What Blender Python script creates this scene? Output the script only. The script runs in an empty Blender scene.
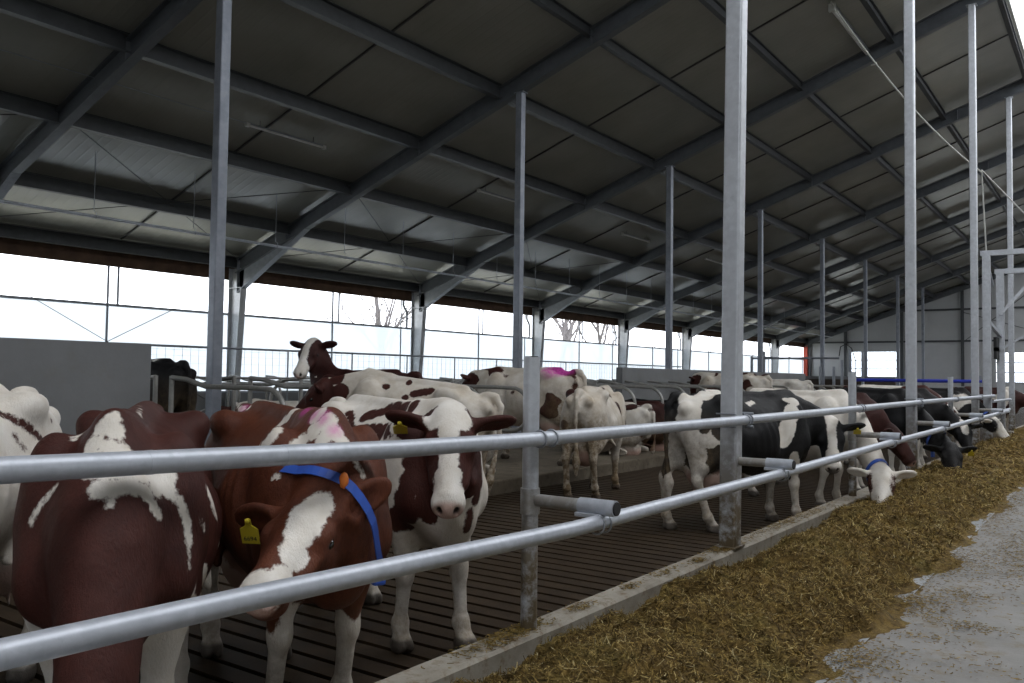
EXPOSURE = -0.14
SKY = 3.5
RIDGE = 6.5
RWALL = 3.3
DOORX = (2.0, 4.5)
DOORZ = 3.0
CH = .0135
import bpy, math, random
import numpy as np
from mathutils import Vector, Matrix

C = bpy.context.scene
COL = C.collection
PI = math.pi

# ------------------------------------------------------------------ helpers
def noise3(p, seed=0):
    """smooth value noise in [-1,1] on an (n,3) array"""
    p = np.asarray(p, dtype=np.float64) + seed * 17.31
    i = np.floor(p).astype(np.int64)
    f = p - i
    f = f * f * (3 - 2 * f)
    def h(a, b, c):
        n = (a * 374761393 + b * 668265263 + c * 2147483647 + seed * 974711) & 0x7fffffff
        n = ((n ^ (n >> 13)) * 1274126177) & 0x7fffffff
        n = (n ^ (n >> 16)) & 0xffff
        return n / 32767.5 - 1.0
    x, y, z = i[:, 0], i[:, 1], i[:, 2]
    def l(a, b, t): return a + (b - a) * t
    fx, fy, fz = f[:, 0], f[:, 1], f[:, 2]
    return l(l(l(h(x, y, z), h(x + 1, y, z), fx), l(h(x, y + 1, z), h(x + 1, y + 1, z), fx), fy),
             l(l(h(x, y, z + 1), h(x + 1, y, z + 1), fx), l(h(x, y + 1, z + 1), h(x + 1, y + 1, z + 1), fx), fy), fz)

def fbm(p, seed=0, oct=3):
    p = np.asarray(p, dtype=np.float64)
    r = 0; a = 1.0; t = 0
    for k in range(oct):
        r = r + a * noise3(p * (2.03 ** k), seed + k * 7); t += a; a *= .5
    return r / t

def mesh_np(name, V, Fq, smooth=True):
    me = bpy.data.meshes.new(name)
    V = np.asarray(V, dtype=np.float32); Fq = np.asarray(Fq, dtype=np.int32)
    me.vertices.add(len(V)); me.vertices.foreach_set('co', V.ravel())
    n = Fq.shape[1]
    me.loops.add(Fq.size); me.loops.foreach_set('vertex_index', Fq.ravel())
    me.polygons.add(len(Fq))
    me.polygons.foreach_set('loop_start', np.arange(0, Fq.size, n, dtype=np.int32))
    me.polygons.foreach_set('loop_total', np.full(len(Fq), n, dtype=np.int32))
    if smooth: me.polygons.foreach_set('use_smooth', np.ones(len(Fq), dtype=bool))
    me.update(calc_edges=True)
    me.validate()
    return me

class MB:
    """collects shapes of one part"""
    def __init__(s): s.v = []; s.f = []; s.sm = []
    def add(s, vs, fs, smooth=False):
        o = len(s.v)
        s.v += [tuple(v) for v in vs]
        for f in fs: s.f.append([o + i for i in f]); s.sm.append(smooth)
        return s
    def box(s, x0, x1, y0, y1, z0, z1, M=None):
        vs = [Vector((x, y, z)) for x in (x0, x1) for y in (y0, y1) for z in (z0, z1)]
        if M is not None: vs = [M @ v for v in vs]
        return s.add(vs, [(0, 1, 3, 2), (4, 6, 7, 5), (0, 4, 5, 1), (2, 3, 7, 6), (0, 2, 6, 4), (1, 5, 7, 3)])
    def prism(s, prof, a, b, up=Vector((0, 0, 1))):
        """extrude closed 2-D profile (side, up) from a to b"""
        a = Vector(a); b = Vector(b); d = (b - a).normalized()
        sd = d.cross(up).normalized(); u = sd.cross(d)
        n = len(prof); vs = []
        for p in (a, b):
            vs += [p + sd * q[0] + u * q[1] for q in prof]
        fs = [(i, (i + 1) % n, n + (i + 1) % n, n + i) for i in range(n)]
        fs += [list(range(n))[::-1], list(range(n, 2 * n))]
        return s.add(vs, fs)
    def ibeam(s, a, b, h, w, t=.012, tw=.009, top=0.0):
        """I section; 'top' is the profile's up offset of its centre"""
        H = h / 2; W = w / 2
        for q in ([(-W, H - t), (W, H - t), (W, H), (-W, H)], [(-W, -H), (W, -H), (W, -H + t), (-W, -H + t)],
                  [(-tw / 2, -H + t), (tw / 2, -H + t), (tw / 2, H - t), (-tw / 2, H - t)]):
            s.prism([(x, y + top) for x, y in q], a, b)
        return s
    def tube(s, pts, r, n=12, caps=True, closed=False):
        pts = [Vector(p) for p in pts]; N = len(pts)
        rr = r if hasattr(r, '__len__') else [r] * N
        u = None; rings = []
        for i, p in enumerate(pts):
            a = pts[(i - 1) % N] if (i or closed) else p
            b = pts[(i + 1) % N] if (i < N - 1 or closed) else p
            d = (b - a).normalized()
            if u is None:
                u = d.orthogonal().normalized()
            else:
                u = (u - d * u.dot(d)).normalized()
            w = d.cross(u)
            rings.append([p + (u * math.cos(2 * PI * k / n) + w * math.sin(2 * PI * k / n)) * rr[i] for k in range(n)])
        vs = [v for r_ in rings for v in r_]
        fs = []
        for i in range(N if closed else N - 1):
            j = (i + 1) % N
            for k in range(n):
                fs.append((i * n + k, i * n + (k + 1) % n, j * n + (k + 1) % n, j * n + k))
        s.add(vs, fs, True)
        if caps and not closed:
            s.add(rings[0], [list(range(n))[::-1]]); s.add(rings[-1], [list(range(n))])
        return s
    def ball(s, c, r, n=14, M=None):
        vs = []; fs = []
        rr = r if hasattr(r, '__len__') else (r, r, r)
        m = n // 2
        for i in range(m + 1):
            t = PI * i / m
            for k in range(n):
                a = 2 * PI * k / n
                v = Vector((math.sin(t) * math.cos(a) * rr[0], math.sin(t) * math.sin(a) * rr[1], math.cos(t) * rr[2]))
                if M is not None: v = M @ v
                vs.append(v + Vector(c))
        for i in range(m):
            for k in range(n):
                fs.append((i * n + k, (i + 1) * n + k, (i + 1) * n + (k + 1) % n, i * n + (k + 1) % n))
        return s.add(vs, fs, True)
    def build(s, name, mat, parent=None, bevel=0):
        me = bpy.data.meshes.new(name)
        me.from_pydata([tuple(v) for v in s.v], [], s.f)
        me.polygons.foreach_set('use_smooth', s.sm)
        me.update()
        return link(name, me, mat, parent, bevel)

def link(name, me, mat, parent=None, bevel=0):
    o = bpy.data.objects.new(name, me); COL.objects.link(o)
    if mat: me.materials.append(mat)
    if parent: o.parent = parent
    if bevel:
        b = o.modifiers.new('bevel', 'BEVEL'); b.width = bevel; b.segments = 2; b.limit_method = 'ANGLE'
    return o

def tag(o, label=None, cat=None, group=None, kind=None):
    if label: o['label'] = label
    if cat: o['category'] = cat
    if group: o['group'] = group
    if kind: o['kind'] = kind
    return o

def empty(name, loc=(0, 0, 0), rz=0):
    o = bpy.data.objects.new(name, None); COL.objects.link(o)
    o.location = loc; o.rotation_euler = (0, 0, rz); o.empty_display_size = .1
    return o

def struct(o): o['kind'] = 'structure'; return o

def copy_tree(o, parent=None):
    c = o.copy(); COL.objects.link(c)
    if parent: c.parent = parent
    for ch in list(o.children): copy_tree(ch, c)
    return c

ORD = ['first', 'second', 'third', 'fourth', 'fifth', 'sixth', 'seventh', 'eighth', 'ninth', 'tenth', 'eleventh', 'twelfth']

# ------------------------------------------------------------------ materials
class NT:
    def __init__(s, name):
        s.m = bpy.data.materials.new(name); s.m.use_nodes = True
        s.t = s.m.node_tree; s.b = s.t.nodes['Principled BSDF']
    def n(s, typ, **kw):
        nd = s.t.nodes.new(typ)
        for k, v in kw.items():
            if k.startswith('i_'): nd.inputs[k[2:].replace('_', ' ')].default_value = v
            else: setattr(nd, k, v)
        return nd
    def l(s, a, b): s.t.links.new(a, b)
    def coord(s, scale=(1, 1, 1)):
        tc = s.n('ShaderNodeTexCoord'); mp = s.n('ShaderNodeMapping'); mp.inputs['Scale'].default_value = scale
        s.l(tc.outputs['Object'], mp.inputs['Vector']); return mp.outputs['Vector']
    def noise(s, scale, detail=4, rough=.6, vec=None):
        nz = s.n('ShaderNodeTexNoise'); nz.inputs['Scale'].default_value = scale; nz.inputs['Detail'].default_value = detail
        nz.inputs['Roughness'].default_value = rough
        if vec is not None: s.l(vec, nz.inputs['Vector'])
        return nz.outputs['Fac']
    def ramp(s, fac, stops):
        r = s.n('ShaderNodeValToRGB'); e = r.color_ramp.elements
        while len(e) < len(stops): e.new(.5)
        for k, (p, c) in enumerate(stops):
            e[k].position = p; e[k].color = (*c, 1) if len(c) == 3 else c
        s.l(fac, r.inputs['Fac']); return r.outputs['Color']
    def mix(s, fac, a, b, mode='MIX'):
        m = s.n('ShaderNodeMix', data_type='RGBA', blend_type=mode)
        for sock, v in ((0, fac), (6, a), (7, b)):
            if hasattr(v, 'is_linked') or hasattr(v, 'links'): s.l(v, m.inputs[sock])
            elif sock == 0: m.inputs[0].default_value = v
            else: m.inputs[sock].default_value = (*v, 1)
        return m.outputs[2]
    def math(s, op, a, b=None, clamp=False):
        m = s.n('ShaderNodeMath', operation=op, use_clamp=clamp)
        for k, v in enumerate((a, b)):
            if v is None: continue
            if hasattr(v, 'links'): s.l(v, m.inputs[k])
            else: m.inputs[k].default_value = v
        return m.outputs[0]
    def bump(s, h, strength=.3, dist=.02):
        b = s.n('ShaderNodeBump'); b.inputs['Strength'].default_value = strength; b.inputs['Distance'].default_value = dist
        s.l(h, b.inputs['Height']); s.l(b.outputs['Normal'], s.b.inputs['Normal'])
    def col(s, c):
        if hasattr(c, 'links'): s.l(c, s.b.inputs['Base Color'])
        else: s.b.inputs['Base Color'].default_value = (*c, 1)
        return s
    def set(s, rough=.5, metal=0, spec=.5):
        s.b.inputs['Roughness'].default_value = rough; s.b.inputs['Metallic'].default_value = metal
        s.b.inputs['Specular IOR Level'].default_value = spec
        return s

def plain(name, c, rough=.5, metal=0, spec=.5, vary=.12, scale=6):
    t = NT(name); v = t.coord()
    d = tuple(x * (1 - vary) for x in c); u = tuple(min(1, x * (1 + vary)) for x in c)
    t.col(t.ramp(t.noise(scale, 4, .6, v), [(.3, d), (.7, u)])).set(rough, metal, spec)
    return t.m

def m_galv(name, lo, hi, dirt=0.0, scale=30):
    t = NT(name); v = t.coord()
    vo = t.n('ShaderNodeTexVoronoi'); vo.inputs['Scale'].default_value = scale; t.l(v, vo.inputs['Vector'])
    n0 = t.noise(scale * .6, 4, .6, v)
    base = t.mix(.35, t.ramp(n0, [(.3, lo), (.7, hi)]), t.ramp(vo.outputs['Color'], [(.1, lo), (.9, hi)]))
    n2 = t.noise(2.5, 5, .65, v)
    base = t.mix(t.ramp(n2, [(.4, (0, 0, 0)), (.75, (.5, .5, .5))]), base, tuple(x * .72 for x in lo))
    if dirt:
        # manure splashes and rust, patchy, thickest low down on the posts
        tc = t.n('ShaderNodeTexCoord'); sp = t.n('ShaderNodeSeparateXYZ'); t.l(tc.outputs['Object'], sp.inputs[0])
        low = t.math('MULTIPLY_ADD', sp.outputs['Z'], -.85); low.node.inputs[2].default_value = 1.0
        f = t.math('MULTIPLY', t.math('MULTIPLY', t.math('MAXIMUM', low, 0.0), t.ramp(t.noise(9, 6, .7, v), [(.33, (0, 0, 0)), (.56, (1.35, 1.35, 1.35))])), dirt, True)
        base = t.mix(f, base, (.13, .10, .06))
    t.col(base).set(.42, .35, .5)
    t.bump(t.noise(60, 3, .6, v), .08, .004)
    return t.m

M = {}
M['galv'] = m_galv('galvanised_pipe', (.39, .42, .47), (.53, .56, .62), .0, 40)
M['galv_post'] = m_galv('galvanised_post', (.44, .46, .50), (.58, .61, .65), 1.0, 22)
M['galv_dull'] = m_galv('galvanised_dull', (.24, .26, .29), (.34, .36, .39), .0, 12)
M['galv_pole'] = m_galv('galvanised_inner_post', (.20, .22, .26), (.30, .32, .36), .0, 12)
M['galv_arm'] = m_galv('galvanised_arm', (.40, .41, .42), (.52, .54, .56), .45, 30)
M['steel'] = plain('rafter_steel', (.115, .125, .138), .45, .2, .4)
M['purlin'] = plain('purlin_steel', (.065, .07, .075), .5, .2, .4)
M['seam'] = plain('seam_steel', (.06, .06, .06), .6)
M['pipe_dirty'] = m_galv('stall_pipe', (.26, .26, .25), (.40, .39, .36), .3, 20)
M['wood'] = plain('fascia_board', (.085, .05, .032), .75, 0, .2, .3, 3)
M['black'] = plain('black_rubber', (.012, .012, .014), .6)
M['blue'] = plain('blue_plastic', (.03, .09, .42), .45)
M['blue_pipe'] = plain('blue_paint', (.03, .05, .45), .45)
M['orange'] = plain('orange_plastic', (.65, .17, .02), .5)
M['yellow'] = plain('yellow_plastic', (.62, .50, .03), .5)
M['ink'] = plain('tag_ink', (.03, .03, .02), .6)
M['red_paint'] = plain('red_paint', (.45, .05, .02), .5)
M['eye'] = plain('cow_eye', (.008, .006, .005), .08, 0, .8)
M['bright_plastic'] = plain('white_plastic', (.55, .55, .52), .4)

def m_ceiling():
    t = NT('ceiling_panel'); v = t.coord((1, 1, 1))
    n = t.noise(.6, 5, .6, v)
    t.col(t.ramp(n, [(.3, (.27, .27, .24)), (.7, (.335, .33, .295))])).set(.27, 0, .8)
    # shallow profile ribs of the sandwich panels running down the slope
    w = t.n('ShaderNodeTexWave', wave_type='BANDS', bands_direction='Y', wave_profile='SIN'); w.inputs['Scale'].default_value = 1.6
    t.l(v, w.inputs['Vector'])
    t.bump(t.math('ADD', t.math('POWER', w.outputs['Fac'], 10.0), t.math('MULTIPLY', t.noise(1.3, 3, .5, v), 1.2)), .14, .02)
    return t.m
M['ceiling'] = m_ceiling()

def m_concrete(name, a, b, c, rough=.85, stain=(.10, .07, .04), amt=.6, sc=1.0):
    t = NT(name); v = t.coord()
    base = t.ramp(t.noise(1.7 * sc, 8, .68, v), [(.28, a), (.5, b), (.75, c)])
    f = t.ramp(t.noise(5.5 * sc, 8, .75, v), [(.52, (0, 0, 0)), (.68, (amt,) * 3)])
    base = t.mix(f, base, stain)
    t.col(base).set(rough, 0, .3)
    t.bump(t.noise(45 * sc, 6, .7, v), .35, .006)
    return t.m
M['curb'] = m_concrete('kerb_concrete', (.21, .185, .15), (.31, .285, .24), (.39, .37, .32), .85, (.15, .095, .04), .85, 2.2)
M['alley'] = m_concrete('alley_concrete', (.165, .16, .15), (.215, .21, .20), (.27, .265, .255), .75, (.17, .13, .07), .75, 1.0)
M['feedtable'] = m_concrete('feed_table_coating', (.22, .235, .245), (.275, .29, .30), (.32, .335, .345), .6, (.24, .21, .14), .5, 1.2)
M['slat'] = m_concrete('slatted_floor', (.021, .0125, .006), (.032, .020, .010), (.056, .036, .019), .6, (.013, .008, .004), .85, 2.2)
M['pit'] = plain('pit_dark', (.010, .008, .006), .8)
M['bed'] = m_concrete('stall_bed', (.065, .052, .036), (.105, .085, .06), (.17, .145, .105), .9, (.04, .03, .018), .8, 1.5)
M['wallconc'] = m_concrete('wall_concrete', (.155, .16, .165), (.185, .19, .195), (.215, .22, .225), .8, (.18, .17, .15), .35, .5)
M['gable'] = plain('gable_panel', (.42, .43, .44), .45, 0, .5, .05, 1)
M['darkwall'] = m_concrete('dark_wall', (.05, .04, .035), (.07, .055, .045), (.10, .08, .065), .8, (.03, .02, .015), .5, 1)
M['ground'] = m_concrete('outside_ground', (.42, .42, .34), (.50, .50, .42), (.56, .56, .50), .9, (.25, .22, .15), .4, .3)
M['bark'] = plain('bark', (.16, .15, .155), .9, 0, .1, .2, 4)

def m_curtain(name='windbreak_curtain', clear=.22):
    t = NT(name); nt = t.t
    d = t.n('ShaderNodeBsdfDiffuse'); d.inputs['Color'].default_value = (.80, .83, .86, 1)
    tr = t.n('ShaderNodeBsdfTranslucent'); tr.inputs['Color'].default_value = (.76, .80, .84, 1)
    tp = t.n('ShaderNodeBsdfTransparent'); tp.inputs['Color'].default_value = (.95, .97, 1, 1)
    m1 = t.n('ShaderNodeMixShader'); m1.inputs[0].default_value = .7
    m2 = t.n('ShaderNodeMixShader'); m2.inputs[0].default_value = clear
    t.l(d.outputs[0], m1.inputs[1]); t.l(tr.outputs[0], m1.inputs[2])
    t.l(m1.outputs[0], m2.inputs[1]); t.l(tp.outputs[0], m2.inputs[2])
    t.l(m2.outputs[0], nt.nodes['Material Output'].inputs['Surface'])
    return t.m
M['curtain'] = m_curtain(); M['film'] = m_curtain('clear_film', .8)

def m_hay():
    t = NT('silage_hay'); v = t.coord()
    at = t.n('ShaderNodeAttribute', attribute_name='tint')
    base = t.ramp(at.outputs['Fac'], [(0.0, (.04, .026, .010)), (.35, (.19, .122, .035)), (.7, (.39, .265, .078)), (.93, (.58, .45, .18)), (1.0, (.70, .60, .33))])
    n = t.noise(26, 6, .75, v)
    base = t.mix(t.ramp(n, [(.35, (.65, .65, .65)), (.6, (0, 0, 0))]), base, (.05, .034, .012))
    g = t.noise(3.0, 4, .6, v)
    base = t.mix(t.ramp(g, [(.5, (0, 0, 0)), (.75, (.35, .35, .35))]), base, (.22, .20, .06))
    t.col(base).set(.8, 0, .2)
    t.bump(t.noise(70, 5, .8, v), .8, .02)
    return t.m
M['hay'] = m_hay()

def m_coat(name, dark, dark2, skin=(.47, .30, .25)):
    """coat: hide attributes 'pat' (dark patch), 'dirt', 'skin', 'mark' are stored on the animal's skin"""
    t = NT(name); v = t.coord()
    def A(n): return t.n('ShaderNodeAttribute', attribute_name=n).outputs['Fac']
    fine = t.math('SUBTRACT', t.noise(55, 3, .7, v), .5)
    big = t.noise(7, 4, .6, v)
    white = t.ramp(big, [(.25, (.62, .57, .50)), (.55, (.74, .71, .66)), (.8, (.78, .76, .73))])
    vs0 = t.coord((30, 30, 9))
    dk = t.ramp(t.math('ADD', t.math('MULTIPLY', big, .55), t.math('MULTIPLY', t.noise(3.0, 5, .7, vs0), .45)), [(.36, dark), (.64, dark2)])
    pm = t.math('MULTIPLY_ADD', fine, .035); t.l(A('pat'), pm.node.inputs[2])
    pf = t.math('MULTIPLY_ADD', pm, 90.0, True); pf.node.inputs[2].default_value = .5
    cr = t.math('MULTIPLY', A('cream'), t.ramp(t.noise(5, 5, .7, v), [(.3, (.25, .25, .25)), (.65, (1, 1, 1))]), True)
    white = t.mix(cr, white, (.37, .27, .15))
    base = t.mix(pf, white, dk)
    dn = t.math('MULTIPLY', A('dirt'), t.ramp(t.noise(16, 6, .75, v), [(.33, (.15, .15, .15)), (.62, (1, 1, 1))]), True)
    base = t.mix(dn, base, (.15, .105, .058))
    base = t.mix(A('skin'), base, skin)
    base = t.mix(A('nos'), base, (.02, .012, .01))
    mk = t.math('MULTIPLY', A('mark'), t.ramp(t.noise(30, 4, .7, v), [(.3, (.35, .35, .35)), (.6, (1, 1, 1))]), True)
    base = t.mix(mk, base, (.62, .07, .40))
    mb = t.math('MULTIPLY', A('bmark'), t.ramp(t.noise(40, 4, .7, v), [(.3, (.3, .3, .3)), (.6, (.9, .9, .9))]), True)
    base = t.mix(mb, base, (.12, .22, .50))
    t.col(base).set(.60, 0, .22)
    vs = t.coord((40, 40, 14))
    t.bump(t.math('ADD', t.noise(3.0, 4, .7, vs), t.math('MULTIPLY', t.noise(9, 3, .5, v), 2.0)), .5, .010)
    return t.m
M['red'] = m_coat('coat_red_white', (.036, .010, .0078), (.064, .0185, .0135))
M['red_bright'] = m_coat('coat_chestnut_white', (.058, .0155, .0078), (.115, .034, .0155))
M['blackcoat'] = m_coat('coat_black_white', (.007, .007, .008), (.013, .013, .014))
M['darkred'] = m_coat('coat_dark_red', (.028, .009, .008), (.048, .015, .012))

# ------------------------------------------------------------------ animals (implicit surface, polygonised)
def surface_nets(D, org, h):
    ins = D < 0
    nx, ny, nz = D.shape
    c = np.zeros((nx - 1, ny - 1, nz - 1), np.int8)
    offs = [(a, b, d) for a in (0, 1) for b in (0, 1) for d in (0, 1)]
    for a, b, d in offs: c += ins[a:nx - 1 + a, b:ny - 1 + b, d:nz - 1 + d]
    act = (c > 0) & (c < 8)
    I, J, K = np.nonzero(act)
    pos = np.zeros((len(I), 3)); cnt = np.zeros(len(I))
    edges = [((a, b, d), (a + (ax == 0), b + (ax == 1), d + (ax == 2))) for ax in range(3) for a, b, d in offs if (a, b, d)[ax] == 0]
    for p, q in edges:
        d0 = D[I + p[0], J + p[1], K + p[2]]; d1 = D[I + q[0], J + q[1], K + q[2]]
        m = (d0 < 0) != (d1 < 0)
        t = d0[m] / (d0[m] - d1[m])
        P = np.array(p, float); Q = np.array(q, float)
        pos[m] += P + (Q - P) * t[:, None]; cnt[m] += 1
    V = (np.stack([I, J, K], 1) + pos / cnt[:, None]) * h + org
    idm = np.full(act.shape, -1, np.int64); idm[I, J, K] = np.arange(len(I))
    F = []
    for ax in range(3):
        sl0 = [slice(None)] * 3; sl1 = [slice(None)] * 3
        sl0[ax] = slice(0, -1); sl1[ax] = slice(1, None)
        A = ins[tuple(sl0)]; B = ins[tuple(sl1)]
        X = A != B
        i, j, k = np.nonzero(X)
        o = [x for x in range(3) if x != ax]
        idx = np.stack([i, j, k], 1)
        ok = (idx[:, o[0]] > 0) & (idx[:, o[1]] > 0) & (idx[:, o[0]] < act.shape[o[0]]) & (idx[:, o[1]] < act.shape[o[1]])
        idx = idx[ok]; flip = A[tuple(idx.T)]
        def g(da, db):
            e = idx.copy(); e[:, o[0]] += da; e[:, o[1]] += db
            return idm[tuple(e.T)]
        q = np.stack([g(-1, -1), g(0, -1), g(0, 0), g(-1, 0)], 1)
        if ax == 1: flip = ~flip
        q[~flip] = q[~flip][:, ::-1]
        F.append(q[(q >= 0).all(1)])
    return V, np.concatenate(F)

def smooth_verts(V, F, it=1, lam=.5):
    a = F.ravel(); b = np.roll(F, 1, axis=1).ravel(); e = np.roll(F, -1, axis=1).ravel()
    cnt = np.bincount(a, minlength=len(V)) * 2.0
    for _ in range(it):
        S = np.stack([np.bincount(a, V[b, k], len(V)) + np.bincount(a, V[e, k], len(V)) for k in range(3)], 1) / np.maximum(cnt, 1)[:, None]
        V = V + (S - V) * lam
    return V

HERD = {}
class Field:
    def __init__(s, lo, hi, h):
        s.h = h; s.lo = np.array(lo, float); n = np.ceil((np.array(hi) - s.lo) / h).astype(int) + 1
        s.ax = [s.lo[k] + h * np.arange(n[k]) for k in range(3)]
        s.D = np.full(n, .5, np.float32)
    def put(s, fn, lo, hi, k=.03, sub=False):
        m = k + 2 * s.h
        sl = []
        for a in range(3):
            i0 = max(0, int(math.floor((lo[a] - m - s.lo[a]) / s.h))); i1 = min(len(s.ax[a]), int(math.ceil((hi[a] + m - s.lo[a]) / s.h)) + 1)
            if i1 <= i0: return
            sl.append(slice(i0, i1))
        X, Y, Z = np.meshgrid(s.ax[0][sl[0]], s.ax[1][sl[1]], s.ax[2][sl[2]], indexing='ij')
        d = fn(X, Y, Z).astype(np.float32)
        A = s.D[tuple(sl)]
        if sub:
            d = -d; hh = np.maximum(k - np.abs(A - d), 0) / k
            s.D[tuple(sl)] = np.maximum(A, d) + hh * hh * k * .25
        else:
            hh = np.maximum(k - np.abs(A - d), 0) / k
            s.D[tuple(sl)] = np.minimum(A, d) - hh * hh * k * .25
    def cap(s, a, b, ra, rb, k=.03, sq=1.0, sqdir=None):
        a = np.array(a, float); b = np.array(b, float); ba = b - a; L2 = ba @ ba + 1e-9
        r = max(ra, rb) / min(sq, 1)
        def f(X, Y, Z):
            px, py, pz = X - a[0], Y - a[1], Z - a[2]
            t = np.clip((px * ba[0] + py * ba[1] + pz * ba[2]) / L2, 0, 1)
            qx, qy, qz = px - t * ba[0], py - t * ba[1], pz - t * ba[2]
            if sqdir is not None:
                w = qx * sqdir[0] + qy * sqdir[1] + qz * sqdir[2]
                g = w * (1 / sq - 1)
                qx, qy, qz = qx + g * sqdir[0], qy + g * sqdir[1], qz + g * sqdir[2]
            return np.sqrt(qx * qx + qy * qy + qz * qz) - (ra + (rb - ra) * t)
        s.put(f, np.minimum(a, b) - r, np.maximum(a, b) + r, k)
    def ell(s, c, r, k=.03, R=None, sub=False):
        c = np.array(c, float); r = np.array(r, float)
        Rm = np.eye(3) if R is None else np.array(R, float)   # columns = local axes in world
        ext = np.sqrt((Rm ** 2) @ (r ** 2))
        def f(X, Y, Z):
            p = np.stack([X - c[0], Y - c[1], Z - c[2]], -1) @ Rm
            k0 = np.sqrt(((p / r) ** 2).sum(-1)); k1 = np.sqrt(((p / (r * r)) ** 2).sum(-1)) + 1e-6
            return k0 * (k0 - 1) / k1
        s.put(f, c - ext, c + ext, k, sub)

ST = np.array([  # trunk stations: x, top, bottom, half width, wedge
    (-.93, 1.26, 1.08, .07, .0), (-.86, 1.335, .96, .145, .05), (-.74, 1.385, .86, .21, .10), (-.58, 1.415, .76, .26, .15), (-.42, 1.425, .68, .30, .25),
    (-.20, 1.410, .60, .345, .50), (.05, 1.395, .555, .365, .58), (.28, 1.392, .555, .345, .60), (.46, 1.405, .585, .295, .62),
    (.60, 1.405, .64, .245, .60), (.74, 1.33, .73, .195, .45), (.86, 1.21, .83, .13, .3)])

def smooth_interp(x, xp, fp):
    i = np.clip(np.searchsorted(xp, x) - 1, 0, len(xp) - 2)
    m = np.gradient(fp, xp)
    h = xp[i + 1] - xp[i]; t = (x - xp[i]) / h
    t2 = t * t; t3 = t2 * t
    return (2 * t3 - 3 * t2 + 1) * fp[i] + (t3 - 2 * t2 + t) * h * m[i] + (-2 * t3 + 3 * t2) * fp[i + 1] + (t3 - t2) * h * m[i + 1]

def head_frame(yaw, pitch, roll):
    """columns: muzzle direction, left, up; yaw left +, pitch down + (degrees)"""
    y, p, r = (math.radians(a) for a in (yaw, pitch, roll))
    Rz = np.array([[math.cos(y), -math.sin(y), 0], [math.sin(y), math.cos(y), 0], [0, 0, 1]])
    Ry = np.array([[math.cos(p), 0, math.sin(p)], [0, 1, 0], [-math.sin(p), 0, math.cos(p)]])
    Rx = np.array([[1, 0, 0], [0, math.cos(r), -math.sin(r)], [0, math.sin(r), math.cos(r)]])
    return Rz @ Ry @ Rx

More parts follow.
